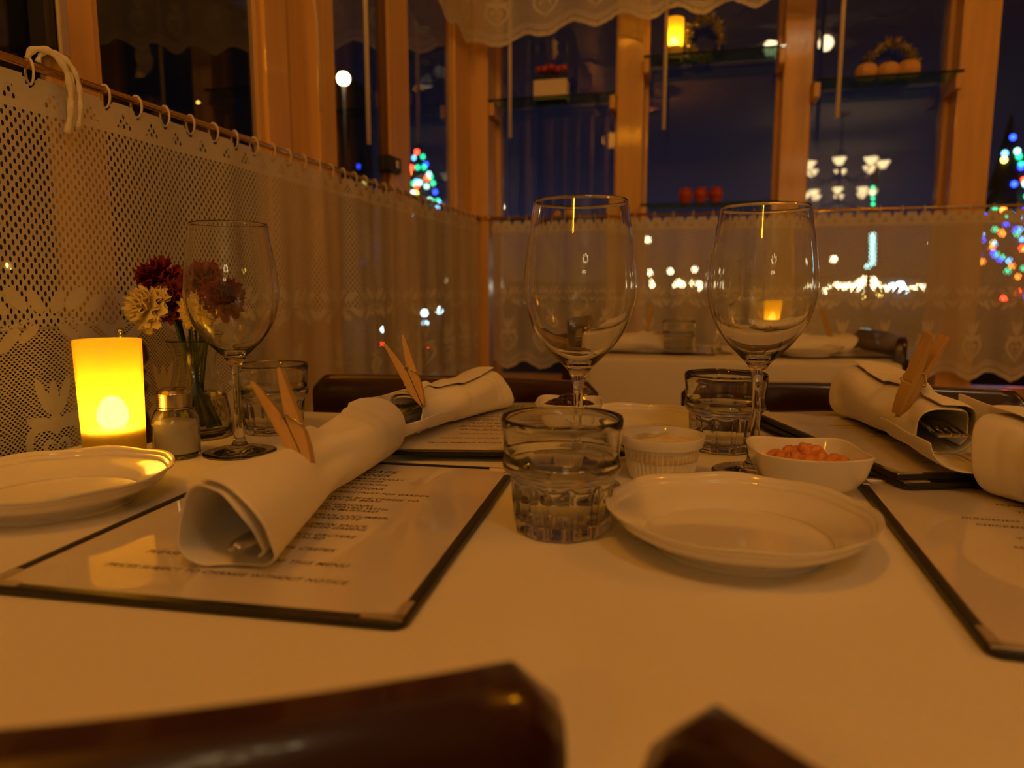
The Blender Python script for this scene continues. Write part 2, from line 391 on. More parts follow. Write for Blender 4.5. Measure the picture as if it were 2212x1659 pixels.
for (px, py, k, r) in ((1784, 628, 'w', .12), (1796, 620, 'w', .13), (1808, 617, 'w', .15), (1822, 619, 'w', .15), (1834, 617, 'w', .13), (1846, 622, 'w', .2), (1858, 612, 'w', .2), (1868, 606, 'w', .2), (1878, 606, 'w', .18), (1886, 606, 'w', .16),
                    (1892, 617, 'w', .2), (1912, 624, 'w', .15), (1928, 620, 'd', .16), (1944, 618, 'd', .2), (1950, 626, 'd', .18), (1970, 624, 'w', .12), (1984, 620, 'w', .12), (1996, 622, 'w', .15), (1860, 628, 'w', .14), (1900, 636, 'y', .09), (1868, 642, 'y', .08), (2024, 640, 'y', .12), (2012, 630, 'r', .07)):
    obj('lit_lamp', ball(r), 'L'+k, bld, loc=atY(px, py, 36.05))
# tall column of small pale green lights
t = thing('light_column', 'tall pale green column of lights standing across the street', 'lights', (0, 0, 0))
pts = [atY(1885, 508+4.6*k, 30) for k in range(14)]+[atY(1874, 575, 30)]
pole = obj('pole', tube(BM(), [(pts[0].x, 30.2, -1.65), (pts[0].x, 30.2, atY(1885, 330, 30).z)], .10, 8), M['farwall'], t)
for p in pts: obj('bulb', ball(.10), 'Lc', t, loc=p)
for q in range(4): obj('bulb', ball(.05), 'Lg', t, loc=atY(1886, 405+12*q, 30))
nb = thing('neighbouring_house', 'dark unlit house standing beyond the left windows', 'house', (-9.6, 4.5, -1.65))
obj('wall', box(BM(), (-7, -15, 0), (0, 16.5, 8.5)), 'farwall', nb, False)
bm = BM(); v_ = [bm.verts.new(p_) for p_ in ((-7.3, -15.3, 8.4), (.3, -15.3, 8.4), (-3.5, -15.3, 10.6), (-7.3, 16.8, 8.4), (.3, 16.8, 8.4), (-3.5, 16.8, 10.6))]
for f_ in ((0, 1, 2), (3, 5, 4), (0, 3, 4, 1), (1, 4, 5, 2), (0, 2, 5, 3)): bm.faces.new([v_[k] for k in f_])
obj('roof', bm, 'latch', nb, False)
for k in range(7): obj('window', box(BM(), (-.05, -13+4*k, 4.2), (.04, -11.6+4*k, 6.0), .01), 'latch', nb, False)
# globe lamp seen through the left windows
p = atX(742, 170, -2.6); t = thing('globe_lamp', 'round white globe lamp shining beyond the left window', 'lamp', (p.x, p.y, -1.65))
obj('globe', ball(.047, 20), M['globe'], t, loc=(0, 0, p.z+1.65)); obj('pole', tube(BM(), [(0, 0, 0), (0, 0, p.z+1.605)], .012, 8), 'latch', t)
# cars / traffic lights beyond the left lace
ca, cb = atY(831, 745, 24), atY(920, 745, 24); cm = (ca+cb)/2; hw = (cb-ca).length/2
t = thing('car', 'dark parked car with red tail lights behind the left lace', 'car', (cm.x, 24.15, -1.65)); z0 = cm.z+1.65
bm = BM(); box(bm, (-hw-.2, 0, .25), (hw+.2, 4.1, z0+.22), .15, 3); box(bm, (-hw-.05, .7, z0+.2), (hw+.05, 3.0, z0+.72), .2, 3); obj('body', bm, 'farwall', t)
for k in (-1, 1):
    obj('tail_light', ball(.075), 'Lr', t, loc=(k*hw, -.08, z0))
    for q in (-.10, .12): obj('lit_bulb', ball(.045), 'Lr', t, loc=(k*hw+q, -.12, z0+.02)); 
    obj('lit_bulb', ball(.03), 'Lw', t, loc=(k*hw+.03, -.16, z0))
    for y_ in (.8, 3.2): w = BM(); tube(w, [(k*(hw+.1)-.1, y_, .3), (k*(hw+.1)+.1, y_, .3)], .3, 18); obj('wheel', w, 'latch', t)
for (px, py, lab) in ((917, 676, 'upper of two bright white street lamps stacked behind the left lace'), (918, 697, 'lower of two bright white street lamps stacked behind the left lace'), (949, 670, 'small white street lamp behind the lace nearest the room corner'), (830, 712, 'white street lamp behind the lace above the far clothespin')):
    far_lamp(px, py, 20 if py != 697 else 22.5, .09, 'd', label=lab)
far_lamp(18, 575, 7, .03, 'y', label='small yellow lamp behind the lace at the left edge of the picture')
far_lamp(535, 585, 9, .02, 'y', label='small yellow lamp behind the lace seen through the left wine glass')
far_lamp(428, 222, 9, .014, 'y', label='tiny lamp in the dark pane above the left curtain rod')
# decorated trees outside
def xmas(px, ptop, pbot, D, halfw, nb, lab, seed):
    rnd = random.Random(seed); a = atY(px, ptop, D); c = atY(px, pbot, D)
    t = thing('christmas_tree', lab, 'christmas tree', (a.x, a.y, -1.65)); H = a.z+1.65; zb = c.z+1.65
    bm = BM(); hw_at = lambda z: halfw*(H-z)/(H-zb)
    for k in range(9):
        z0 = .3+(H-.3)*k/9; z1 = min(H, z0+(H-.3)/9*1.5)
        lathe(bm, [(0, z0+.1), (hw_at(z0)*.95, z0), (hw_at(z1)*.35+.01, z1), (0, z1)], 18, mod=lambda r, z, a_, i: r*(1+.14*math.sin(9*a_)))
    obj('foliage', bm, 'conifer', t, False); obj('trunk', tube(BM(), [(0, 0, 0), (0, 0, .5)], .09, 8), 'farwall', t)
    for k in range(nb):
        z = zb+(H-zb)*(1-math.sqrt(rnd.random()))*.98; w = hw_at(z); ang = -PI*rnd.random(); ang = -PI/2+(rnd.random()-.5)*2.6
        cc = rnd.choice('bbgggarryoac'); obj('bulb', ball((D/12)*.038, 8), 'L'+cc, t, loc=(w*1.05*math.cos(ang), w*1.05*math.sin(ang), z))
    return t
xmas(2185, 245, 665, 12, .62, 80, 'tall christmas tree strung with coloured bulbs outside the rightmost pane', 3)
xmas(907, 308, 470, 30, 1.15, 40, 'small christmas tree with coloured bulbs outside the narrow left pane', 5)
struct('trim_%d' % tn, box(BM(), (-40, 60, -1.65), (60, 62, 1.6)), 'farwall'); tn += 1

# ================================================================== LACE
def ell(x, y, cx, cy_, a, b_, ang):
    c, s = math.cos(ang), math.sin(ang); dx = x-cx; dy = y-cy_
    u = (dx*c+dy*s)/a; v = (-dx*s+dy*c)/b_; return (np.sqrt(u*u+v*v)-1)*min(a, b_)
PER = .15; MS = .118
def lace_fields(s, z, ztop, zbot):
    """s along the cloth, z true height. returns solid (neg = dense), cut (pos = gone), net u, v"""
    x = (s/PER-np.floor(s/PER)-.5)*MS
    sd = np.full_like(x, 1.0)
    g0 = zbot+.207
    for sgn in (1, -1):
        X = x*sgn
        sd = np.minimum(sd, np.abs(z-(g0+.006*np.cos(2*PI*x/MS)))-.0013)
        for (cx, dz, a, b_, an) in ((.010, .017, .0125, .0056, 1.15), (.027, .020, .0140, .0060, .95), (.044, .015, .0130, .0058, .75), (.018, -.013, .012, .0045, -.75), (.036, -.018, .0140, .0060, -.85), (.053, -.013, .011, .0048, -1.0)):
            sd = np.minimum(sd, ell(X, z, cx, g0+dz+.004, a, b_, an))
    zt = zbot+.135      # tulip
    for (cx, dz, a, b_, an) in ((0, 0, .016, .0048, PI/2), (.0105, .002, .019, .0042, 1.30), (-.0105, .002, .019, .0042, -1.30+PI), (.012, -.024, .016, .005, .35), (-.012, -.024, .016, .005, PI-.35), (0, -.022, .0035, .012, 0)):
        sd = np.minimum(sd, ell(x, z, cx, zt+dz, a, b_, an))
    zh = zbot+.078      # heart outlines
    ax = np.abs(x); k = .026
    hx, hz = ax/k, (z-zh)/k+.15
    hv = np.sqrt(hx**2+(hz*1.1-np.sqrt(hx+1e-6)*.75)**2)-1
    sd = np.minimum(sd, np.abs(hv)*k*.8-.0028); sd = np.minimum(sd, np.abs(hv+.55)*k*.8-.0016)
    # scalloped edge
    xs = ((s+PER/2)/PER-np.floor((s+PER/2)/PER)-.5)*PER
    edge = zbot+.020*(2*np.abs(xs)/PER)**1.6*0+.022*(1-np.cos(2*PI*(x/MS)))/2
    edge = edge+.0015*np.abs(np.sin(s*2*PI/.009))
    d = z-edge
    sd = np.minimum(sd, np.where(d < .013, d-.013, 1.0)*.6)
    sd = np.minimum(sd, np.abs(d-.021)-.0022); sd = np.minimum(sd, np.abs(d-.029)-.0018)
    sd = np.where(np.abs(d-.009) < .0016, np.where(np.sin(s*2*PI/.006) > .1, .002, sd), sd)
    # header: solid band with small triangles of holes
    hd = ztop-z; xt = (s/.045-np.floor(s/.045)-.5)*.045
    band = np.where(hd < .034, hd-.034, 1.0)*.6; tri = (np.abs(xt)+(.030-hd)*-.0) ; 
    intri = (hd > .010) & (hd < .026) & (np.abs(xt) < (hd-.008)*.65)
    sd = np.minimum(sd, np.where(intri, .002, band))
    xh = (s/.045-np.floor(s/.045))*.045-.0225
    top = .014*np.exp(-((np.abs(xh)-.0225)/.006)**2)     # dips between the loops
    cut = np.maximum(np.where(edge-z > 0, 1., -1.)*1.0, np.where(hd < top, 1., -1.))
    fine = z < g0-.004
    u = np.where(fine, s/.0060, s/.0087); v = np.where(fine, z/.0046, z/.0105)
    return sd, cut, u, v, fine.astype(float)
def lace_sheet(name, L, ztop, zbot, place, ds, fold, parent=None, zb2=None):
    nu = int(L/ds); nv = int((ztop-zbot)/min(ds, .0028))
    S, Z = np.meshgrid(np.linspace(0, L, nu+1), np.linspace(zbot-.002, ztop, nv+1), indexing='ij')
    sd, cut, u, v, fn = lace_fields(S, Z, ztop, zbot)
    X, Y, ZZ = place(S, Z)
    co = np.stack([X, Y, ZZ], -1).reshape(-1, 3)
    idx = np.arange((nu+1)*(nv+1)).reshape(nu+1, nv+1)
    f = np.stack([idx[:-1, :-1], idx[1:, :-1], idx[1:, 1:], idx[:-1, 1:]], -1).reshape(-1, 4)
    me = bpy.data.meshes.new(name)
    me.vertices.add(len(co)); me.vertices.foreach_set('co', co.ravel().astype(np.float32))
    me.loops.add(f.size); me.loops.foreach_set('vertex_index', f.ravel().astype(np.int32))
    me.polygons.add(len(f)); me.polygons.foreach_set('loop_start', (np.arange(len(f))*4).astype(np.int32))
    me.update(calc_edges=True); me.validate()
    for nm, a in (('solid', sd), ('cut', cut), ('net_u', u), ('net_v', v), ('fine', fn)):
        at = me.attributes.new(nm, 'FLOAT', 'POINT'); at.data.foreach_set('value', a.ravel().astype(np.float32))
    o = link(name, me, 'lace', parent); return o
def interp_len(fold):      # fold depth along the run
    return fold
ZR = 1.108
# left curtain: runs along y at x = -.602
def foldL(y):
    a = .0016+.007*np.clip((y-.72)/.5, 0, 1); return a*(np.sin(y*2*PI/.135)+.55*np.sin(y*2*PI/.061+1.3)+.35*np.sin(y*2*PI/.29))+.004*np.sin(y*2*PI/.21+.8)
def placeL(S, Z):
    y = -.10+S*.985; h = np.clip((1.09-Z)/.4, 0, 1); amp = .35+.75*h
    return -.600+foldL(y+.012*h*np.sin(y*9))*amp*.95, y+.004*np.sin(y*40)*h, Z
cl = thing('lace_curtain', 'white lace cafe curtain with leaf garland hung along the left windows', 'curtain', (0, 0, 0), 0)
lace_sheet('lace_panel', 2.17, ZR-.0075, .662, placeL, .0032, 0, cl)
def loop_mesh():
    bm = BM(); pts = [(.0060*math.cos(a), 0, -.005+(.0110 if math.sin(a) > 0 else .012)*math.sin(a)) for a in [2*PI*k/20 for k in range(20)]]
    return tube(bm, pts, .0012, 6, True)
lp0 = obj('loop', loop_mesh(), 'lacecord', cl); lpm = lp0.data
def add_loops(parent, pts, rz, first=None):
    for i, p in enumerate(pts):
        o = first if (first is not None and i == 0) else bpy.data.objects.new('loop', lpm)
        if not (first is not None and i == 0): SC.collection.objects.link(o); o.parent = parent
        o.location = p; o.rotation_euler = (0, 0, rz+random.uniform(-.25, .25))
add_loops(cl, [(-.600, -.10+.985*(.045*k+.0225*0), ZR) for k in range(1, 48)], 0, lp0)
# loose cord knot hanging on the left rod
bm = BM(); kp = [(0, .004, -.050), (.006, .004, -.030), (.0095, .002, -.008), (.0100, -.004, .010), (.004, -.014, .021), (-.006, -.022, .020), (-.0085, -.026, .010)]
kq = []
for i in range(len(kp)-1):
    for k in range(5):
        u = k/5; p0, p1, p2, p3 = [Vector(kp[max(0, min(len(kp)-1, i+d))]) for d in (-1, 0, 1, 2)]
        kq.append(.5*((2*p1)+(p2-p0)*u+(2*p0-5*p1+4*p2-p3)*u*u+(3*p1-p0-3*p2+p3)*u**3))
tube(bm, kq, [.0030+.0007*math.sin(i*1.3) for i in range(len(kq))], 8)
tube(bm, [q_+Vector((.004, .007, -.001)) for q_ in kq[2:]], [.0023+.0006*math.sin(i*1.7) for i in range(len(kq)-2)], 8)
tag(obj('curtain_tie', bm, 'lacecord', loc=(-.592, .590, ZR-.006)), 'knotted cream cord looped over the left curtain rod', 'cord')
r = thing('curtain_rod', 'thin brass curtain rod along the left windows', 'curtain rod', (0, 0, 0)); 
obj('rod', tube(BM(), [(-.600, -.4, ZR), (-.600, 2.035, ZR)], .0042, 12), 'brass', r)
obj('end_cap', tube(BM(), [(-.600, 2.028, ZR), (-.600, 2.050, ZR)], .0075, 12), 'brass', r)
# far curtain: runs along x at y = 2.062
def foldB(x): return .010*np.sin(x*2*PI/.102)+.004*np.sin(x*2*PI/.063+.6)+.003*np.sin(x*2*PI/.41)
def placeB(S, Z):
    x = -.565+S*.68; h = np.clip((1.09-Z)/.4, 0, 1); return x+.003*np.sin(x*30)*h, 2.052+foldB(x)*(.3+.8*h), Z
cb = thing('lace_curtain', 'white lace cafe curtain with hearts and leaves across the far windows', 'curtain', (0, 0, 0), 0)
lace_sheet('lace_panel', 3.4, ZR-.0075, .668, placeB, .0040, 0, cb)
add_loops(cb, [(-.565+.68*.09*k*.85, 2.052, ZR) for k in range(1, 44)], PI/2)
r = thing('curtain_rod', 'thin curtain rod across the far windows', 'curtain rod', (0, 0, 0))
obj('rod', tube(BM(), [(-.572, 2.052, ZR), (2.3, 2.052, ZR)], .0042, 12), 'brass', r)
obj('end_cap', tube(BM(), [(-.588, 2.052, ZR), (-.570, 2.052, ZR)], .007, 12), 'brass', r)
# lace valance at the top
def placeV(S, Z):
    x = np.where(S < .3, -.60, -.60+(S-.3)*.9); y = np.where(S < .3, 1.70+S*.98, 1.995)
    zb = np.interp(x, [-.60, -.48, -.36, -.20, .10, .30, .60, 2], [1.560, 1.562, 1.588, 1.600, 1.604, 1.625, 1.68, 1.75])
    return x, y+.010*np.sin(x*2*PI/.13), Z-.668+zb
cv = thing('lace_valance', 'scalloped white lace valance hanging at the top of the far windows', 'valance', (0, 0, 0))
lace_sheet('lace_panel', 2.6, 1.20, .668, placeV, .005, 0, cv)

# ================================================================== TABLES
def cloth_table(name, corners, ztop, drop, lab, seed, hemz=None):
    rnd = random.Random(seed); bm = BM()
    P = []
    for i in range(4):
        a = Vector(corners[i]); c = Vector(corners[(i+1) % 4]); n = max(8, int((c-a).length/.02))
        for k in range(n): P.append((a+(c-a)*k/n, ((c-a).normalized()), min(k, n-k)/n, i))
    N = len(P); cen = sum((p[0] for p in P), Vector((0, 0)))/N
    rows = [(0, 0), (.004, -.0012), (.007, -.005)]+[(.008, -.01-drop*j/10) for j in range(11)]
    rings = []
    for j, (o_, dz) in enumerate(rows):
        rg = []
        for i, (p, t, e, sidx) in enumerate(P):
            nrm = Vector((t.y, -t.x)); 
            if nrm.dot(p-cen) < 0: nrm = -nrm
            w = max(0, j-3)/10; ph = i*.42+seed
            q = p+nrm*(o_+w*(.006+.010*math.sin(ph)*(1 if j > 3 else 0)+.006*math.sin(ph*.37)))
            rg.append(bm.verts.new((q.x, q.y, ztop+dz)))
        rings.append(rg)
    for j in range(len(rows)-1):
        for i in range(N): bm.faces.new((rings[j][i], rings[j][(i+1) % N], rings[j+1][(i+1) % N], rings[j+1][i]))
    bm.faces.new(rings[0])
    o = obj(name, bm, 'cloth'); return o
def table_under(corners, ztop, lab):
    xs = [c[0] for c in corners]; ys = [c[1] for c in corners]; cx, cy_ = sum(xs)/4, sum(ys)/4
    t = thing('dining_table', lab, 'table', (cx, cy_, 0))
    bm = BM(); vs = [bm.verts.new((c[0]-cx, c[1]-cy_, z)) for z in (ztop-.035, ztop-.003) for c in corners]
    bm.faces.new(vs[:4][::-1]); bm.faces.new(vs[4:])
    for i in range(4): bm.faces.new((vs[i], vs[(i+1) % 4], vs[4+(i+1) % 4], vs[4+i]))
    obj('tabletop', bm, 'cherry', t, False)
    for c in corners:
        q = Vector((c[0]-cx, c[1]-cy_))*.86; obj('leg', box(BM(), (q.x-.025, q.y-.025, 0), (q.x+.025, q.y+.025, ztop-.035), .003), 'cherry', t, False)
    return t
T1 = [(-.575, .162), (.80, .209), (.80, .868), (-.575, .782)]
tag(cloth_table('tablecloth', T1, .75, .22, '', 1), 'white cotton tablecloth spread over the near table', 'tablecloth')
table_under([(-.572, .165), (.797, .212), (.797, .865), (-.572, .779)], .749, 'near dining table hidden under its white cloth')
T2 = [(-.222, 1.60), (.425, 1.60), (.425, 2.02), (-.222, 2.02)]
tag(cloth_table('tablecloth', T2, .75, .24, '', 4), 'white tablecloth with a pressed fold on the small table by the far curtain', 'tablecloth')
table_under([(-.219, 1.603), (.422, 1.603), (.422, 2.017), (-.219, 2.017)], .749, 'small far dining table hidden under its white cloth')

# ================================================================== CHAIRS  (local: back rail along x at y=0, seat toward +y)
def make_chair(lab, cat='chair'):
    t = thing('dining_chair', lab, cat)
    w = .195; zt = .785
    def rail(z0, z1, th=.011, curve=.028, xw=w):
        bm = BM(); n = 28; rings = []
        for i in range(n+1):
            x = -xw+2*xw*i/n; c = curve*((x/xw)**2-1)*1.0+curve; yy = c    # ends come forward
            e = 1-abs(x)/xw; rr = .014; top = z1-(rr-math.sqrt(max(0, rr*rr-max(0, rr-(xw-abs(x)))**2))) if (xw-abs(x)) < rr else z1
            rg = []
            for (dy, z) in ((-th, z0+.002), (-th, top-.006), (-th+.005, top), (th-.005, top), (th, top-.006), (th, z0+.002), (th-.002, z0), (-th+.002, z0)):
                rg.append(bm.verts.new((x, yy+dy, z)))
            rings.append(rg)
        for i in range(n):
            for k in range(8): bm.faces.new((rings[i][k], rings[i][(k+1) % 8], rings[i+1][(k+1) % 8], rings[i+1][k]))
        bm.faces.new(rings[0]); bm.faces.new(rings[-1][::-1]); return bm
    obj('top_rail', rail(.728, zt), 'cherry', t, auto=50)
    obj('back_slat', rail(.60, .655, xw=.165, curve=.020), 'cherry', t, auto=50)
    for s in (-1, 1):
        bm = BM(); pts = [(s*.172, .022, .74), (s*.172, .020, .60), (s*.172, .03, .45), (s*.172, .0, .22), (s*.175, -.04, 0)]
        V = []
        for (x, y, z) in pts: V.append([bm.verts.new((x+a, y+c, z)) for a, c in ((-.019, -.011), (.019, -.011), (.019, .011), (-.019, .011))])
        for i in range(4):
            for k in range(4): bm.faces.new((V[i][k], V[i][(k+1) % 4], V[i+1][(k+1) % 4], V[i+1][k]))
        bm.faces.new(V[0]); bm.faces.new(V[-1][::-1]); obj('back_leg', bm, 'cherry', t, False)
        obj('front_leg', tube(BM(), [(s*.165, .395, .44), (s*.165, .40, 0)], [.019, .013], 12), 'cherry', t)
        obj('stretcher', tube(BM(), [(s*.168, .01, .2), (s*.165, .395, .2)], .010, 10), 'cherry', t)
    bm = BM(); box(bm, (-.195, .0, .43), (.195, .42, .462), .012, 3); obj('seat', bm, 'cherry', t)
    return t
ch = make_chair('dark cherry wood chair across the near table behind the two left napkin rolls')
ch.location = (-.302, .915, 0); ch.rotation_euler = (0, 0, PI+.02); 
def chair_at(loc, rz, lab): 
    c = copy_tree(ch, None, lab); c.location = loc; c.rotation_euler = (0, 0, rz); return c
# correct ends of the far chairs come toward +y local, seat faces camera side
chair_at((.190, .955, 0), PI+.03, 'dark cherry wood chair across the near table behind the right napkin rolls')
# near chairs
nc = chair_at((-.2075, .099, 0), math.radians(18.5), 'dark wooden chair in the left foreground, its rounded top rail overlapping the tablecloth')
nd = chair_at((.152, .060, 0), math.radians(-30), 'dark wooden chair at the bottom edge right of the middle, only a corner showing')
for q in (nc, nd): q.scale = (1, 1, 1.0153)
ne = chair_at((-.285, 1.79, 0), -PI/2, 'dark chair at the left end of the small far table')
nf = chair_at((.462, 1.815, 0), PI/2, 'dark brown chair at the right end of the small far table')

for q in (ne, nf): q.scale = (1, 1, 1.022)
# ================================================================== GLASSWARE
def wine_profile():
    out = [(.0, .0010), (.020, .0008), (.0325, .0), (.0335, .0010), (.0325, .0022), (.022, .0036), (.012, .0060), (.0070, .0100), (.0050, .0170), (.0040, .030), (.0036, .050), (.0038, .070), (.0050, .082), (.0090, .0905), (.0170, .0985), (.0270, .1080), (.0370, .1215), (.0430, .1360), (.0455, .1500), (.0450, .1650), (.0425, .1850), (.0392, .2040), (.0372, .2165)]
    inn = [(.0362, .2165), (.0382, .2040), (.0415, .1850), (.0440, .1650), (.0445, .1500), (.0420, .1365), (.0360, .1225), (.0262, .1100), (.0160, .1015), (.0070, .0965), (0, .0950)]
    return smoothprof(out, 4)+[(.0367, .2171)]+smoothprof(inn, 4)
def make_wine(lab, loc, grp=None):
    t = thing('wine_glass', lab, 'wine glass', loc, 0, grp)
    prof = [(r_*.93 if z_ > .02 else r_, z_) for r_, z_ in wine_profile()]
    # stem + foot, bowl as one blown piece
    obj('glass_body', lathe(BM(), prof, 72), 'glass', t); return t
g1 = atZ(1247, 1050); g2 = atZ(1627, 1022); g0 = atZ(519, 978)
wg = make_wine('empty tall wine glass left of the middle, standing behind the front water tumbler', g1)
c = copy_tree(wg, None, 'empty tall wine glass on the right, standing behind the square jam bowl'); c.location = g2
c = copy_tree(wg, None, 'empty tall wine glass by the left curtain, in front of the carnations'); c.location = g0; c.scale = (.97, .97, .97)
TH = .0735
def make_tumbler(lab, loc, level=.60):
    t = thing('water_tumbler', lab, 'glass', loc)
    out = [(0, .0012), (.024, .0008), (.0292, .0010), (.0306, .0030), (.0312, .008), (.0330, .030), (.0338, .0365), (.0362, .0395), (.0375, .0430), (.0368, .0470), (.0362, .0500), (.0368, .0560), (.0384, TH-.002)]
    inn = [(.0366, TH-.002), (.0346, .052), (.0330, .042), (.0300, .030), (.0278, .014), (.0262, .0098), (.020, .0086), (0, .0082)]
    def mod(r, z, a, i):
        if z < .0375 and r > .028 and i < len(po):
            q = abs(((a/(2*PI)*10) % 1)-.5)*2; arch = 1 if z < .031 else max(0, (.0375-z)/.0065)
            return r-.0022*arch*(1-q**3)
        return r
    po = smoothprof(out, 3); pi_ = smoothprof(inn, 3)
    prof = po+[(.0376, TH)]+pi_
    obj('glass_body', lathe(BM(), prof, 120, mod=mod), 'tglass', t)
    # water
    lv = TH*level; pts = [p for p in pi_ if p[1] < lv]; rw = next(p[0] for p in pi_ if p[1] < lv)
    w = [(0, lv), (rw*.9, lv), (rw+.0004, lv+.0006)]+[(p[0]+.0003 if p[0] > 0 else 0, p[1]-.0003) for p in pts]
    obj('water', lathe(BM(), w, 60), 'water', t); return t
tf = atZ(1212, 1142)
tb = make_tumbler('water tumbler in the foreground, between the left menu and the white plate', tf)
for (px, py, lab) in ((1562, 970, 'water tumbler in front of the right far chair, beside the right wine glass'), (592, 932, 'water tumbler by the left curtain, behind the nearest clothespin'), (1466, 757, 'small water tumbler on the far table at the front of its menu')):
    c = copy_tree(tb, None, lab); c.location = atZ(px, py)
    if py < 800: c.location.z = .757; c.location.y = 1.69

# ================================================================== CHINA
def plate_mesh(R=.0785, n=144, wob=8):
    prof_t = [(0, .0045), (.048, .0045), (.054, .0062), (.060, .0100), (.072, .0150), (R-.003, .0192), (R, .0205)]
    prof_b = [(R-.001, .0188), (R-.006, .0165), (.070, .0120), (.058, .0065), (.052, .0030), (.050, .0), (.045, .0), (.044, .0022), (0, .0022)]
    def mod(r, z, a, i):
        f = max(0, (r-.062)/(R-.062)); s = abs(math.cos(a*wob/2)); s = 1-s**.6*1.0
        return (r*(1-.016*f*s), z+.0006*f*math.cos(a*wob))
    return lathe(BM(), smoothprof(prof_t, 5)+smoothprof(prof_b, 4), n, mod=mod)
t = obj('side_plate', plate_mesh(), 'china'); t.scale = (1, 1, 1.2); t.location = atZ(1589, 1176)
tag(t, 'empty white side plate with a wavy rim in front of the jam bowl', 'plate')
pm = t.data
pl = atZ(351, 1037, .769)
for (loc, lab) in (((pl.x-.0785*.99, pl.y-.014, .75), 'empty white side plate with a scalloped rim in front of the glowing candle'), (tuple(atZ(1382, 932)-Vector((0, .035, 0))), 'white side plate near the far edge, behind the ramekin of butter')):
    o = bpy.data.objects.new('side_plate', pm); SC.collection.objects.link(o); o.location = loc; o.rotation_euler = (0, 0, .3); o.scale = (1, 1, 1.2); tag(o, lab, 'plate')
# ramekin with butter
rk = thing('ramekin', 'fluted white ramekin filled with butter behind the front plate', 'ramekin', atZ(1427, 1030))
def rmod(r, z, a, i): return r-(.0007*(1+math.cos(a*44)) if (.004 < z < .0265 and i < 9) else 0)
prof = [(0, .001), (.020, 0), (.0255, .0008), (.0268, .0042), (.0285, .013), (.0300, .024), (.0306, .0268), (.0328, .0275), (.0345, .0345), (.0340, .0362), (.0325, .0362), (.0312, .033), (.0290, .022), (.0268, .010), (.024, .006), (0, .006)]
obj('ramekin_body', lathe(BM(), prof, 264, mod=rmod), 'china', rk, auto=35)
def blob(R, z0, h, seed, n=40, sq=1.0):
    rnd = random.Random(seed); ph = [rnd.uniform(0, 6.3) for _ in range(8)]
    bm = BM(); prof = [(0, z0-.012), (R*.97, z0-.012), (R, z0)]+[(R*(1-k/9), z0+h*math.sin(k/9*PI/2)) for k in range(1, 9)]+[(0, z0+h)]
    def mod(r, z, a, i):
        if i < 3: return r
        f = r/R; return (r*(1+.06*math.sin(3*a+ph[0])), z+h*.38*(math.sin(5*a+ph[1]+f*7)*f+math.sin(3*a+ph[2]-f*9)*f*.8)*(1-f*.6))
    return lathe(bm, prof, n, mod=mod)
o = obj('butter', blob(.0298, .0285, .006, 3), 'butter', loc=rk.location); tag(o, 'pale whipped butter heaped in the fluted ramekin', 'butter')
# rounded square bowl
def sqbowl(S=.041, H=.032):
    bm = BM(); prof = [(0, 0), (.45, 0), (.55, .001), (.72, .006), (.88, .016), (.97, H-.002), (.975, H), (.93, H), (.90, H-.003), (.82, .018), (.68, .009), (.5, .005), (0, .005)]
    def mod(r, z, a, i):
        e = 4.2; c, s = abs(math.cos(a)), abs(math.sin(a)); k = 1/((c**e+s**e)**(1/e)); wv = 1+.0*k
        f = min(1, max(0, (r-.3)/.5)); return (r*S*((1-f)+f*k)*wv, z+.0035*f*max(0, k-1)*2.2*(z/H)**2)
    return lathe(bm, smoothprof(prof, 3), 96, mod=mod)
bl = atZ(1738, 1055)
t = obj('square_bowl', sqbowl(.0425, .031), 'china', loc=bl); t.rotation_euler = (0, 0, .12); tag(t, 'small rounded square white bowl holding orange jam, touching the right menu', 'bowl')
bm = BM()
rj = random.Random(9)
for k in range(70):
    a = k*2.4; rr = .0031*math.sqrt(k); q_ = rj.uniform(.0045, .0075)
    m_ = Matrix.Translation((rr*math.cos(a)*1.15-.002, rr*math.sin(a)*.8, .016+.013*math.exp(-(rr/.013)**2)+rj.uniform(0, .003))) @ Euler((rj.uniform(0, 3), rj.uniform(0, 3), 0)).to_matrix().to_4x4() @ Matrix.Diagonal((q_*1.3, q_, q_*.75, 1))
    bmesh.ops.create_icosphere(bm, subdivisions=2, radius=1, matrix=m_)
o = obj('apricot_jam', bm, 'jam', loc=bl); tag(o, 'heap of orange jam in the square white bowl', 'jam')
# bowl with dark berries seen over the front tumbler
bd = atZ(1226, 945); bd = Vector((bd.x, bd.y+.01, .7565))
t = obj('small_bowl', sqbowl(.036, .030), 'china', loc=bd); t.rotation_euler = (0, 0, .1); tag(t, 'small white bowl of dark preserve behind the front water tumbler', 'bowl')
bm = BM()
for k in range(13):
    a = k*2.4; rr = .0062*math.sqrt(k); s = .0085
    bmesh.ops.create_icosphere(bm, subdivisions=3, radius=1, matrix=Matrix.Translation((rr*math.cos(a), rr*math.sin(a)*.8, .022+.009*math.exp(-(rr/.014)**2))) @ Matrix.Diagonal((s*1.15, s, s*.85, 1)))
o = obj('dark_preserve', bm, 'darkjam', loc=bd); tag(o, 'glossy dark fruit preserve heaped in the small white bowl', 'preserve')

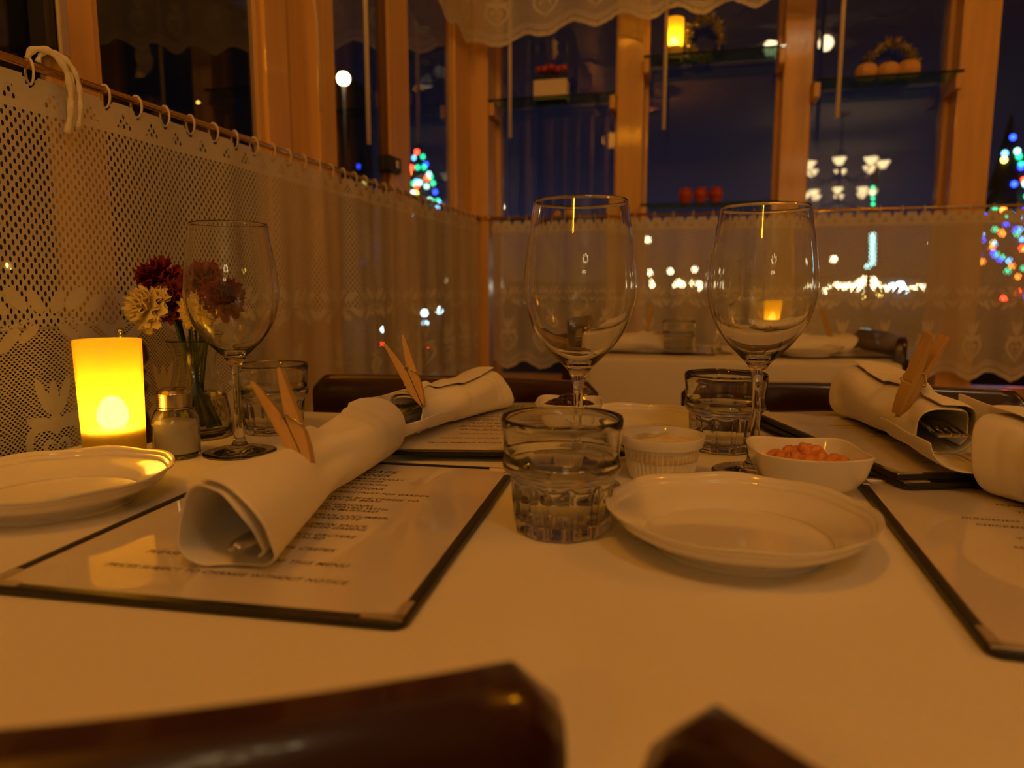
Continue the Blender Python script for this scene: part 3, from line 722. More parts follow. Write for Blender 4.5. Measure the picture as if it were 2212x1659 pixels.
# ================================================================== CANDLES
def make_candle(lab, loc, R=.0262, H=.110, flame=True, rb=.0240):
    t = thing('electric_candle', lab, 'candle', loc)
    po = [(0, 0), (rb-.001, 0), (rb, .001), (rb+(R-rb)*.5, H*.5), (R, H-.001), (R-.0006, H), (R-.0018, H-.0006), (rb+(R-rb)*.5-.0018, H*.5), (rb-.0018, .004), (0, .004)]
    obj('shell', lathe(BM(), po, 64), 'candle', t, auto=40)
    # solid core carrying the flame
    obj('inner_base', lathe(BM(), [(0, .0045), (rb-.0035, .0045), (rb-.0025, H*.30), (0, H*.30)], 48), M['boxwhite'], t, False)
    f = obj('flame', lathe(BM(), smoothprof([(0, 0), (.0085, .001), (.0122, .007), (.0112, .016), (.0068, .0245), (0, .0280)], 4), 24), 'ledflame', t, loc=(0, 0, H*.31))
    return t
cnd = make_candle('glowing yellow electric pillar candle on the table by the left curtain', atZ(252, 1006))
lamp('candle_glow', 'POINT', (0, 0, .062), .42, (1, .41, .003), .008, parent=cnd)
c = copy_tree(cnd, None, 'glowing yellow electric candle on the far table behind the right wine glass'); c.location = atZ(1671, 752)
p = atY(1455, 128, 2.10)
c = copy_tree(cnd, None, 'lit yellow electric candle on the glass shelf of the middle far window'); c.location = p; c.scale = (.98, .98, .95)
SHELF_CANDLE_Z = p.z

# ================================================================== MILL, SALT, VASE
mp = atZ(290, 975); mp = Vector((-.540, .586, .75))
t = thing('pepper_mill', 'dark turned wooden pepper mill with a chrome knob behind the candle', 'pepper mill', mp); t.scale = (.76, .76, .76)
pb = [(0, 0), (.029, 0), (.0305, .004), (.0300, .020), (.0265, .036), (.0240, .050), (.0250, .062), (.0285, .070), (.0290, .076), (.0250, .082), (.0265, .088), (.0285, .094), (.0250, .099), (.0230, .101), (0, .101)]
obj('mill_body', lathe(BM(), smoothprof(pb, 4), 48), 'mill', t)
ph = [(0, .1015), (.0240, .1015), (.0300, .105), (.0325, .113), (.0315, .122), (.0290, .129), (.0240, .1335), (.012, .1355), (0, .1358)]
obj('mill_head', lathe(BM(), smoothprof(ph, 4), 48), 'mill', t)
obj('knob', lathe(BM(), [(0, .135), (.006, .135), (.0062, .139), (.0042, .1405), (.0062, .144), (.0058, .148), (.003, .1505), (0, .151)], 24), 'steel', t)
sp = atZ(384, 986)
t = thing('salt_shaker', 'glass salt shaker with a ridged metal cap beside the candle', 'salt shaker', sp); t.scale = (.88, .88, .92)
po = [(0, .001), (.018, 0), (.0222, .0012), (.0230, .004), (.0230, .032), (.0222, .040), (.0190, .047), (.0160, .050), (.0155, .054)]
pi_ = [(.0140, .054), (.0145, .050), (.0172, .0455), (.0202, .039), (.0208, .032), (.0208, .006), (.019, .0045), (0, .0045)]
obj('glass_body', lathe(BM(), po+pi_, 48), 'glass', t, auto=50)
obj('salt', lathe(BM(), [(0, .0046), (.0190, .0046), (.0207, .0062), (.0207, .0350), (.020, .0362), (.012, .0368), (0, .0366)], 40), 'salt', t)
capp = [(0, .0700), (.010, .0695), (.0145, .067), (.0158, .0645)]
for k in range(6): capp += [(.0168, .0640-.0024*k), (.0156, .0628-.0024*k)]
capp += [(.0170, .0490), (.0165, .0480), (.0158, .0500)]
obj('cap', lathe(BM(), capp, 48), 'steel', t)
vp = Vector((-.492, .632, .75))
vp = atZ(432, 942)
t = thing('flower_vase', 'clear glass bud vase with flared neck holding carnations by the left curtain', 'vase', vp)
po = [(0, .001), (.026, 0), (.031, .001), (.0325, .006), (.0320, .022), (.0290, .040), (.0245, .056), (.0215, .070), (.0210, .082), (.0240, .094), (.0280, .101)]
pi_ = [(.0268, .1008), (.0228, .0935), (.0198, .082), (.0203, .070), (.0232, .0565), (.0276, .0405), (.0306, .0225), (.0308, .010), (.026, .0065), (0, .006)]
obj('glass_body', lathe(BM(), smoothprof(po, 3)+smoothprof(pi_, 3), 64), 'tglass', t)
wv = [(0, .040), (.0276, .0402), (.0304, .0225), (.0306, .0102), (.026, .0067), (0, .0062)]
obj('water', lathe(BM(), [(0, .045), (.0266, .045)]+[(r_+.0001 if r_ else 0, z_) for r_, z_ in wv[1:]], 48), 'water', t)
def bloom(bm, R, seed, nl=5):
    rnd = random.Random(seed)
    for L in range(nl):
        npet = 9-L; tilt = .12+.26*L; rl = R*(1-.11*L)
        for k in range(npet):
            a0 = 2*PI*k/npet+L*.7+rnd.uniform(-.15, .15); wd = rl*.85; ln = rl*rnd.uniform(.88, 1.08); ph = rnd.uniform(0, 6)
            def f(u, v, a0=a0, wd=wd, ln=ln, ph=ph, tilt=tilt):
                w = wd*(.18+.82*math.sin(min(1, v*1.05)*PI/2))*(u-.5)*1.25; l_ = ln*v*(1-.22*(2*u-1)**2)
                if v > .95: l_ += .0022*math.sin(u*22+ph)
                el_ = tilt*1.15*(1-.35*v); x = l_*math.cos(el_); z = l_*math.sin(el_)+.0035*math.sin(u*13+ph)*v*v-.004*v*v*(1 if L < 2 else -.3)
                return Vector((x*math.cos(a0)-w*math.sin(a0), x*math.sin(a0)+w*math.cos(a0), z+.0028*L))
            grid(bm, f, 10, 6)
    return bm
def carnation(head, base, tiltdir, m, R, seed, lab):
    t = thing('carnation', lab, 'flower', head)
    d = Vector(tiltdir).normalized(); q = d.to_track_quat('Z', 'Y')
    o = obj('petals', bloom(BM(), R, seed), m, t); o.rotation_euler = q.to_euler(); solid(o, .0004)
    cal = obj('calyx', lathe(BM(), smoothprof([(0, -.021), (.0035, -.020), (.0052, -.014), (.0058, -.006), (.0070, .001), (0, .002)], 3), 16), 'yelpetal' if m == 'yelpetal' or seed % 2 else 'stem', t); cal.rotation_euler = q.to_euler()
    b0 = Vector(base)-Vector(head); st = d*-.019
    pts = [st, st*.6+b0*.28+Vector((0, 0, -.004)), st*.2+b0*.62, b0]
    P = []
    for i in range(13):
        u = i/12; P.append(pts[0]*(1-u)**3+pts[1]*3*u*(1-u)**2+pts[2]*3*u*u*(1-u)+pts[3]*u**3)
    obj('stem', tube(BM(), P, .0019, 8), 'stem', t); return t
vx, vy = vp.x, vp.y
def hd(px, py, dy): return atY(px, py, vy+dy)
for (px, py, dy, tl, m, R, sd_, lab, bx, by) in (
    (352, 612, .012, (-.5, -.3, .9), 'redpetal', .029, 1, 'dark red carnation at the upper left of the vase', .014, -.006),
    (333, 668, -.020, (-.5, -.8, .35), 'yelpetal', .026, 2, 'cream carnation leaning out at the left over the pepper mill', .016, .006),
    (388, 655, .000, (-.1, -.6, .6), 'redpetal', .025, 4, 'deep red carnation low in the middle between the cream flowers', .002, -.016),
    (440, 622, .004, (.2, -.3, .9), 'redpetal', .029, 5, 'dark red carnation seen through the left wine glass', -.014, .004),
    (478, 645, -.004, (.9, -.3, .35), 'redpetal', .025, 6, 'red carnation drooping to the right behind the wine glass bowl', -.016, -.006),
    (428, 668, -.012, (.3, -.8, .2), 'yelpetal', .020, 8, 'small cream carnation low at the right of the bunch', -.006, .012)):
    carnation(hd(px, py, dy), (vx+bx, vy+by, .762), tl, m, R, sd_, lab)
bm = BM()
for k in range(6):
    a = k*1.05; x0, y0 = .013*math.cos(a), .013*math.sin(a); tube(bm, [(x0, y0, .012), (-x0*.5, -y0*.5, .060), (-x0*1.1, -y0*1.1, .105), (-x0*1.7, -y0*1.7, .132)], [.0018, .0017, .0013, .0007], 6)
tag(obj('filler_stems', bm, 'stem', loc=vp), 'bunch of bare green stems standing in the glass vase', 'stems', kind='stuff')

# ================================================================== MENUS
MW, ML, MT = .220, .276, .004
LINES = [(.106, .0085, 'CABLE CAR TFAL CAFE'), (.096, .0068, 'DINNER MENU'), (.0865, .0042, 'FRESHLY MADE TODAY'), (.080, .0036, 'IN OUR HOUSE'), (.071, .0040, 'THE FIRST COURSE'),
         (.060, .0042, 'CHEF SELECTIONS'), (.049, .0040, 'DUNGENESS CRAB & FRESH FRUIT FOR GARDEN'), (.036, .0042, 'CHICKEN GOLDEN WITH BLUE CHEESE TO'), (.0305, .0042, 'HOUSE GRAVY OR BEAN'),
         (.019, .0042, 'BAKED WITH SEASONAL'), (.0135, .0042, 'VEGETABLES, AND SERVED WITH'), (.008, .0042, 'RICE AND BROWN MUSTARD'), (-.004, .0042, 'SERVED WITH EUROPEAN CUCUMBER,'), (-.0095, .0042, 'AND HOME VINAIGRETTE'),
         (-.022, .0042, 'PERFECT SERVED, LEMON SAUCE'), (-.0275, .0042, 'OF ORANGE, AND FRESH GREENS'), (-.041, .0042, 'SERVED WITH FRENCH GRUYERE'), (-.0465, .0042, 'AND SERVE A SALAD'),
         (-.064, .0045, 'SOUTHERN LOBSTER CREPES'), (-.084, .0046, 'PLEASE SEE OTHER SIDE OF THIS MENU'), (-.105, .0042, 'PRICES SUBJECT TO CHANGE WITHOUT NOTICE')]
def text_mesh():
    bm = BM()
    LINES[0] = (.106, .0085, 'T CAFE'); LINES[1] = (.096, .0068, 'DINNER')
    for (y, s, tx) in LINES:
        c = bpy.data.curves.new('txt', 'FONT'); c.body = tx; c.size = s*1.35; c.align_x = 'CENTER'; c.shear = .25; c.space_character = 1.12; c.offset = .00012
        o = bpy.data.objects.new('txt', c); SC.collection.objects.link(o)
        dg = bpy.context.evaluated_depsgraph_get(); me = bpy.data.meshes.new_from_object(o.evaluated_get(dg))
        me.transform(Matrix.Translation((0, y, 0))); bm.from_mesh(me); bpy.data.objects.remove(o); bpy.data.meshes.remove(me)
    return bm
def make_menu(lab, loc, rz):
    t = thing('menu', lab, 'menu', loc, rz)
    bm = BM(); w, l = MW/2, ML/2
    box(bm, (-w+.004, -l+.004, .0), (w-.004, l-.004, .0030)); obj('sleeve', bm, 'black', t, False)
    bm = BM()
    def bow(y, x): return .0
    P = []
    rr = .004
    for (cx, cy_, a0) in ((w-rr, l-rr, 0), (-w+rr, l-rr, PI/2), (-w+rr, -l+rr, PI), (w-rr, -l+rr, 3*PI/2)):
        for k in range(5): a = a0+PI/2*k/4; P.append((cx+rr*math.cos(a), cy_+rr*math.sin(a)))
    sec = [(-.0034, .0004), (-.0034, MT-.0002), (-.0028, MT+.0003), (.0022, MT+.0003), (.0028, MT-.0004), (.0028, .0006), (.0022, 0), (-.0028, 0)]
    N = len(P); R_ = []
    for i in range(N):
        pv = Vector(P[i]); d = (Vector(P[(i+1) % N])-Vector(P[i-1])).normalized(); n_ = Vector((d.y, -d.x))
        R_.append([bm.verts.new((pv.x+n_.x*s, pv.y+n_.y*s, z)) for s, z in sec])
    for i in range(N):
        for k in range(8): bm.faces.new((R_[i][k], R_[i][(k+1) % 8], R_[(i+1) % N][(k+1) % 8], R_[(i+1) % N][k]))
    obj('edging', bm, 'black', t, auto=40)
    s = obj('page', box(BM(), (-w+.0032, -l+.0032, .0030), (w-.0032, l-.0032, .00365)), 'sheet', t, False)
    tx = obj('printed_text', text_mesh(), 'ink', t, False); tx.location = (0, 0, .00372)
    for sx_ in (-1, 1):
        for sy in (-1, 1):
            bm = BM(); c = Vector((sx_*w, sy*l)); q = .019
            box(bm, (min(c.x+sx_*.0010, c.x-sx_*q), min(c.y+sy*.0010, c.y-sy*.0045), -.0002), (max(c.x+sx_*.0010, c.x-sx_*q), max(c.y+sy*.0010, c.y-sy*.0045), MT+.0010), .001, 2)
            box(bm, (min(c.x+sx_*.0010, c.x-sx_*.0045), min(c.y+sy*.0010, c.y-sy*q), -.0002), (max(c.x+sx_*.0010, c.x-sx_*.0045), max(c.y+sy*.0010, c.y-sy*q), MT+.0010), .001, 2)
            obj('metal_corner', bm, 'nickel', t, False)
    return t
def mplace(nr, far_dir_deg, right=True, z=.7505):
    """corner -> centre; nr = near-right (or near-left) corner, angle ccw"""
    a = math.radians(far_dir_deg); ex = Vector((math.cos(a), math.sin(a))); ey = Vector((-math.sin(a), math.cos(a)))
    c = Vector((nr[0], nr[1]))+ex*(-MW/2 if right else MW/2)+ey*ML/2
    return (c.x, c.y, z), a
loc, a = mplace((-.1125, .2800), 4.5); loc = (-.2385, .4130, .7505)
a = math.radians(3.2)
menu = make_menu('menu in a black edged sleeve lying at the left under the nearest napkin roll', loc, a)
def menu_at(loc, a, lab): c = copy_tree(menu, None, lab); c.location = loc; c.rotation_euler = (0, 0, a); return c
loc, a = mplace((-.050, .612), 12, True, .7512)
menu_at((loc[0], loc[1]+.006, .7560), a, 'menu lying beyond the left menu, under the second napkin roll')
loc, a = mplace((.128, .318), -1.5, False, .7505); menu_at(loc, a, 'menu at the right edge of the picture, nearest the viewer')
loc, a = mplace((.160, .569), 18.5, False, .7560); menu_at((loc[0]+.001, loc[1]-.003, .7560), a, 'lower of the two stacked menus under the right napkin rolls')
menu_at((loc[0], loc[1], .7612), a-.02, 'upper of the two stacked menus under the right napkin rolls')
menu_at((-.075, 1.80, .7510), PI/2, 'menu on the far table under the left napkin roll'); menu_at((.30, 1.80, .7510), PI/2+.15, 'menu on the far table under the right napkin roll')

# ================================================================== NAPKIN ROLLS (axis = local y, near end at 0)
def napkin(name, L, w, h, lab, seed, y_out=0.0, trough=False, flip=1, pinch=.45, flare=(1.15, 1.12), turns=1.45):
    rnd = random.Random(seed); ph = [rnd.uniform(0, 6) for _ in range(10)]
    t = thing(name, lab, 'napkin'); bm = BM()
    def wf(v):
        yy = v; g = math.exp(-((yy-pinch)/.16)**2)
        e0 = flare[0] if yy < .5 else flare[1]; q = abs(yy-.5)*2
        return 1+(e0-1)*q**2-.20*g, g
    def outer(u, v):
        y = y_out+(L-y_out)*v; th = math.radians(105)-u*turns*2*PI; rf = 1.0-.30*max(0, u-.12)
        k, g = wf(v); c, s = math.cos(th), math.sin(th)
        e = .82; cc = math.copysign(abs(c)**e, c); ss = math.copysign(abs(s)**e, s)
        x = w*k*rf*cc; z = h*(1+rf*ss*k)
        z = max(z, .0008+.0022*(u > 1/turns))
        if s > 0: x *= 1-.50*g*s; z += (.004*g+.010*math.exp(-((v-pinch)/.07)**2))*max(0, s)**3*(1-abs(c))**2
        wr = .0011*math.sin(6*v+3*th+ph[0])+.0009*math.sin(14*v+2*th+ph[1])+.0008*math.sin(4*th+9*v+ph[2])+g*.0012*math.sin(7*th+ph[3])
        x += wr*c; z += wr*max(s, -.1); cr = .0016*math.exp(-((v-.80+.05*c)/.018)**2)+.0014*math.exp(-((v-.88+.03*c)/.014)**2)+.0013*math.exp(-((v-.62-.10*c)/.03)**2); x -= cr*c; z -= cr*max(s, 0)
        yo = y+(.010*math.sin(th+.9+ph[4])+.006*math.sin(2*th+ph[5]))*(1-2*v)*abs(1-2*v)
        return Vector((flip*x, yo, z))
    grid(bm, outer, 84, 44)
    if trough:
        def tr(u, v):
            y = (y_out+.06)*v*1.0; th = math.radians(185)+u*math.radians(190); c, s = math.cos(th), math.sin(th)
            kk = .86; x = w*kk*math.copysign(abs(c)**.7, c); z = h*(1.0+kk*.98*s)+.0010
            if u > .72: z += .55*h*((u-.72)/.28)
            z = max(z, .0012); z += .0006*math.sin(9*v+5*u+ph[6]); y += .004*math.sin(3*u+ph[7])*(1-v)
            return Vector((flip*x*1.0, y, z))
        grid(bm, tr, 40, 16)
    o = obj('folded_cloth', bm, 'napkin', t); solid(o, .0013, 0, 1); return t
def put(o, near, far, z):
    near = Vector(near); far = Vector(far); d = far-near; o.location = (near.x, near.y, z); o.rotation_euler = (0, 0, math.atan2(d.y, d.x)-PI/2)
MZ = .7552
n1 = napkin('napkin_roll', .262, .0268, .0232, 'white napkin roll on the left menu, its open near end showing a spoon', 11, pinch=.46, flare=(1.16, 1.14))
put(n1, (-.2310, .308), (-.2695, .572), MZ)
n2 = napkin('napkin_roll', .235, .031, .0215, 'white napkin roll with fork tines showing, on the menu beyond the nearest roll', 12, y_out=.055, trough=True, flip=-1, pinch=.22, flare=(.92, 1.25))
put(n2, atZ(800, 968, .7606), atZ(1003, 898, .7606), .7606)
n3 = napkin('napkin_roll', .265, .036, .0262, 'white napkin roll on the stacked menus at the right, fork inside its open end', 13, y_out=.060, trough=True, flip=1, pinch=.30, flare=(.80, 1.25))
put(n3, atZ(2112, 1040, .7657), atZ(1885, 908, .7657), .7657)
n4 = napkin('napkin_roll', .24, .036, .029, 'white napkin roll cut off by the right edge of the picture', 14, flare=(1.15, 1.15))
q = atZ(2218, 1075, .7552); put(n4, (q.x+.075, q.y-.215), (q.x, q.y), .7552)
n5 = napkin('napkin_roll', .20, .030, .020, 'white napkin roll at the left on the far table', 15); put(n5, (-.185, 1.735), (.03, 1.735), .7555)
n6 = napkin('napkin_roll', .22, .030, .020, 'white napkin roll at the right on the far table', 16); put(n6, (.150, 1.76), (.36, 1.80), .7555)
# cutlery
def fork(lab, loc, rz, tilt=0):
    bm = BM(); L = .19
    def half(y): return .011 if y < .06 else max(.0035, .011-(y-.06)*.35) if y < .085 else .0035+(y-.085)*.03
    def f(u, v):
        y = .035+(L-.035)*v; hw = half(y); x = (u-.5)*2*hw; return Vector((x, y, .004+.0045*math.sin(v*5)*(1-v)+.0012*(1-(2*u-1)**2)))
    grid(bm, f, 6, 30)
    for k in range(4):
        x = -.0090+.006*k; tube(bm, [(x, .040, .0055), (x, .020, .0035), (x*.97, .0, .0075)], [.0017, .0014, .0006], 6)
    o = obj('fork', bm, 'steel'); solid(o, .0016); o.location = loc; o.rotation_euler = (tilt, 0, rz); tag(o, lab, 'fork'); return o
fork('steel fork inside the second napkin roll, tines pointing to the viewer', (n2.location.x+.004, n2.location.y+.018, .787), n2.rotation_euler.z, -.07)
fork('steel fork inside the right napkin roll on the stacked menus', (n3.location.x-.002, n3.location.y+.026, .786), n3.rotation_euler.z, .0)
bm = BM()
def sp_(u, v):
    y = .19*v; hw = .0118*math.sqrt(max(.0, 1-((v-.10)/.10)**2)) if v < .10 else max(.0042, .0118-(v-.10)*.05); hw = max(hw, .0008)
    x = (u-.5)*2*hw; return Vector((x, y, .0035*(1-(2*u-1)**2)+.002))
grid(bm, sp_, 8, 40)
o = obj('spoon', bm, 'steel'); solid(o, .0022, 0, 1); o.location = (n1.location.x+.006, n1.location.y+.004, .764); o.rotation_euler = (0, -.25, n1.rotation_euler.z); tag(o, 'steel spoon whose handle end shows inside the nearest napkin roll', 'spoon')
# clothespins: jaws at origin, handles up z, prongs apart in x
def make_peg(lab):
    t = thing('clothespin', lab, 'clothespin')
    for s in (-1, 1):
        bm = BM(); prof = [(.0, .0004, .0018), (.006, .0003, .0040), (.016, .0003, .0066), (.026, .0003, .0078), (.0285, .0003, .0080), (.0300, .0003, .0072), (.0315, .0003, .0080), (.038, .0006, .0085), (.048, .0022, .0090), (.060, .0050, .0100), (.072, .0082, .0108), (.0735, .0090, .0104)]
        V = []
        for (z, a, c) in prof: V.append([bm.verts.new((s*x, y, z)) for x, y in ((a, -.0047), (c, -.0047), (c, .0047), (a, .0047))])
        for i in range(len(V)-1):
            for k in range(4): bm.faces.new((V[i][k], V[i][(k+1) % 4], V[i+1][(k+1) % 4], V[i+1][k]))
        bm.faces.new(V[0]); bm.faces.new(V[-1][::-1])
        o = obj('prong', bm, 'pegwood', t, False); md = o.modifiers.new('bevel', 'BEVEL'); md.width = .0005; md.segments = 2; md.limit_method = 'ANGLE'
    bm = BM(); P = []
    for k in range(61):
        a = 2*PI*3*k/60; P.append((.0032*math.cos(a), -.0058+.0116*k/60, .0375+.0032*math.sin(a)))
    P = [(.0088, -.0040, .0290), (.0088, -.0058, .0292), (.0060, -.0060, .0345)]+P+[(-.0060, .0060, .0345), (-.0088, .0058, .0292), (-.0088, .0040, .0290)]
    tube(bm, P, .0006, 6); obj('spring', bm, 'steel', t); return t
def aim_peg(t, jaw, top, roll):
    z = (Vector(top)-Vector(jaw)).normalized(); x = Vector((math.cos(roll), math.sin(roll), 0)); x = (x-z*x.dot(z)).normalized(); y = z.cross(x)
    m_ = Matrix((x, y, z)).transposed().to_4x4(); m_.translation = Vector(jaw); t.matrix_world = m_
def peg_place(t, pj, dj, pt_, dt_, roll):
    """jaw pixel at distance y=dj, handle pixel at y=dt_"""
    aim_peg(t, atY(pj[0], pj[1], dj), atY(pt_[0], pt_[1], dt_), roll)
pg = make_peg('wooden clothespin gripping the nearest napkin roll')
peg_place(pg, (672, 1022), .392, (577, 812), .412, .15)
c = copy_tree(pg, None, 'wooden clothespin gripping the second napkin roll'); peg_place(c, (914, 878), .625, (853, 738), .645, .15)
c = copy_tree(pg, None, 'wooden clothespin seen edge on, gripping the right napkin roll'); peg_place(c, (1938, 895), .655, (2014, 742), .645, .60)
c = copy_tree(pg, None, 'wooden clothespin on the left napkin roll of the far table'); peg_place(c, (1397, 722), 1.735, (1405, 670), 1.74, 1.57)
c = copy_tree(pg, None, 'wooden clothespin on the right napkin roll of the far table'); peg_place(c, (1795, 732), 1.78, (1779, 680), 1.77, 1.57)
# far table plate and glass
o = bpy.data.objects.new('side_plate', pm); SC.collection.objects.link(o); o.location = (.262, 1.70, .7552); tag(o, 'white side plate at the right front of the far table', 'plate')
c = copy_tree(wg, None, 'wine glass on the far table left of its candle'); c.location = Vector((.075, 1.75, .7505))

# ================================================================== SHELVES AND ORNAMENTS
def shelf(x0, x1, z, lab, y0=2.045):
    t = thing('glass_shelf', lab, 'shelf', ((x0+x1)/2, 0, z)); hw = (x1-x0)/2
    obj('glass_plate', box(BM(), (-hw, y0, -.006), (hw, 2.145, 0), .0006, 1), M['tglass2'], t, False)
    for s in (-1, 1):
        a, b_ = sorted((s*hw, s*(hw-.016))); obj('wooden_bracket', box(BM(), (a, y0+.005, -.044), (b_, 2.145, -.0065), .003), 'pine', t, False)
    return t
M['tglass2'] = mat('green_shelf_glass', (.45, .80, .62), .02, trans=1, ior=1.5, var=.02)
zs = {'H': atY(1190, 207, 2.05).z, 'J': SHELF_CANDLE_Z, 'L': atY(1916, 161, 2.05).z, 'J2': atY(1510, 437, 2.05).z}
shelf(-.573, -.2115, zs['H'], 'glass shelf in the first far window holding the cream planter')
shelf(-.136, .227, zs['J'], 'upper glass shelf in the middle far window holding the lit candle')
shelf(.300, .644, zs['L'], 'glass shelf in the third far window holding the three gourds')
shelf(-.136, .227, zs['J2'], 'lower glass shelf in the middle far window just above the rod')
zh2 = ZR+.002; shelf(-.573, -.2115, zh2, 'low glass shelf in the first far window behind the left tall glass', 2.10)
# planter with red flowers
p = atY(1191, 205, 2.09); t = thing('planter', 'cream rectangular planter of red flowers on the first glass shelf', 'planter', (p.x, 2.092, zs['H']))
bm = BM(); box(bm, (-.048, -.026, 0), (.048, .026, .050), .003); obj('planter_box', bm, 'boxwhite', t, False)
bm = BM(); rnd = random.Random(4)
for k in range(60):
    x, y = rnd.uniform(-.044, .044), rnd.uniform(-.022, .022); tube(bm, [(x, y, .048), (x+rnd.uniform(-.006, .006), y, .060+rnd.uniform(0, .018))], [.0024, .0012], 5)
tag(obj('foliage', bm, 'leafgreen', t), kind='stuff')
fl = BM(); 
lathe(fl, smoothprof([(0, 0), (.008, .002), (.0115, .010), (.009, .017), (0, .020)], 3), 16, mod=lambda r, z, a, i: r*(1+.10*math.sin(6*a)))
f0 = obj('flower_head', fl, M['terracotta'], t, loc=(-.036, 0, .074))
for k, x in enumerate((-.018, .001, .020, .037, -.028, -.008, .012, .030)):
    o = bpy.data.objects.new('flower_head', f0.data); SC.collection.objects.link(o); o.parent = t; o.location = (x, -.012 if k < 4 else .012, .072+.004*math.sin(k*2))
# red pots on the lower shelf
pot = BM(); lathe(pot, smoothprof([(0, 0), (.012, 0), (.0135, .004), (.0185, .018), (.0195, .028), (.0160, .037), (.0145, .039), (.0155, .043), (.0140, .043), (.0125, .038), (0, .036)], 3), 28)
for k, (px, lab) in enumerate(((1480, 'left of the three small red pots on the lower glass shelf'), (1513, 'middle of the three small red pots on the lower glass shelf'), (1546, 'right of the three small red pots on the lower glass shelf'))):
    q = atY(px, 435, 2.09)
    if k == 0: o = obj('red_pot', pot, 'terracotta'); pd = o.data
    else: o = bpy.data.objects.new('red_pot', pd); SC.collection.objects.link(o)
    o.location = (q.x, 2.09, zs['J2']); tag(o, lab, 'pot')
# gourds
gb = BM(); lathe(gb, smoothprof([(0, .003), (.012, 0), (.024, .008), (.028, .020), (.024, .033), (.012, .040), (0, .037)], 4), 60, mod=lambda r, z, a, i: r*(1-.05*abs(math.sin(4.5*a))))
go = None
for k, (px, py, zz, sc, lab) in enumerate(((1871, 163, 'L', 1, 'left of the three pale gourds on the third glass shelf'), (1918, 163, 'L', .98, 'middle of the three pale gourds on the third glass shelf'), (1962, 160, 'L', 1.02, 'right of the three pale gourds on the third glass shelf'),
                                   (1190, 470, 'h', .62, 'left of two small gourds on the low shelf behind the left wine glass'), (1222, 470, 'h', .66, 'right of two small gourds on the low shelf behind the left wine glass'))):
    yy = 2.09 if zz == 'L' else 2.123; q = atY(px, py, yy); z = zs['L'] if zz == 'L' else zh2
    t = thing('gourd', lab, 'gourd', (q.x, yy, z)); t.scale = (sc, sc, sc)
    if go is None: go = obj('gourd_body', gb, 'pumpkin', t); gs = obj('gourd_stem', tube(BM(), [(0, 0, .036), (.002, 0, .043), (.005, 0, .048)], [.003, .002, .0018], 8), 'leafgreen', t)
    else:
        for s_ in (go, gs): o = s_.copy(); SC.collection.objects.link(o); o.parent = t
# tinsel wreaths
def tinsel(name, arc, lab, cat, seed, leaf=.012, n=520):
    rnd = random.Random(seed); bm = BM()
    tube(bm, arc, .0015, 6)
    A = [Vector(a) for a in arc]
    for k in range(n):
        i = rnd.randrange(len(A)-1); c = A[i].lerp(A[i+1], rnd.random()); d = Vector((rnd.gauss(0, 1), rnd.gauss(0, 1), rnd.gauss(0, 1))).normalized(); e_ = d.orthogonal().normalized()
        l_ = leaf*rnd.uniform(.8, 1.9); a = bm.verts.new(c); b1 = bm.verts.new(c+d*l_*.5+e_*l_*.16); b2 = bm.verts.new(c+d*l_*.5-e_*l_*.16); tp = bm.verts.new(c+d*l_); bm.faces.new((a, b1, tp, b2))
    o = obj(name, bm, 'tinsel', smooth=False); solid(o, .0004); tag(o, lab, cat); return o
q = atY(1922, 163, 2.125); zc = zs['L']
tinsel('tinsel_wreath', [(q.x+.062*math.cos(a), 2.125, zc+.012+.085*math.sin(a)) for a in [PI*k/16 for k in range(17)]], 'arched gold tinsel wreath standing behind the three gourds', 'wreath', 2)
q = atY(1520, 130, 2.10); zc = zs['J']
tinsel('tinsel_garland', [(q.x+.045*math.cos(a), 2.115, zc+.055+.050*math.sin(a)) for a in [2*PI*k/20-.4 for k in range(19)]], 'sparkling gold tinsel ornament on the shelf beside the lit candle', 'ornament', 3, .012, 620)
# pull wands
for (px, y_end, lab) in ((1098, 295, 'cream pull wand hanging before the first far window'), (1433, 276, 'cream pull wand hanging beside the shelf candle'), (1812, 250, 'cream pull wand hanging before the third far window')):
    a = atY(px, y_end, 2.00); o = obj('pull_wand', tube(BM(), [(a.x, 2.02, a.z), (a.x, 2.02, 1.92)], [.0052, .0052], 10), 'wandwhite'); tag(o, lab, 'wand')
a = atX(797, 312, -.60); o = obj('pull_wand', tube(BM(), [(-.60, a.y, a.z), (-.60, a.y, 1.95)], .0048, 10), 'wandwhite'); tag(o, 'cream pull wand hanging before the left window by the wide post', 'wand')
# thin cord on the wide left post
o = obj('blind_cord', tube(BM(), [(-.612, 1.072, 1.95), (-.610, 1.075, 1.62), (-.611, 1.10, 1.48), (-.612, 1.135, 1.34), (-.610, 1.135, 1.20)], .0016, 6), 'lacecord'); tag(o, 'thin pale cord trailing down the wide left post', 'cord')

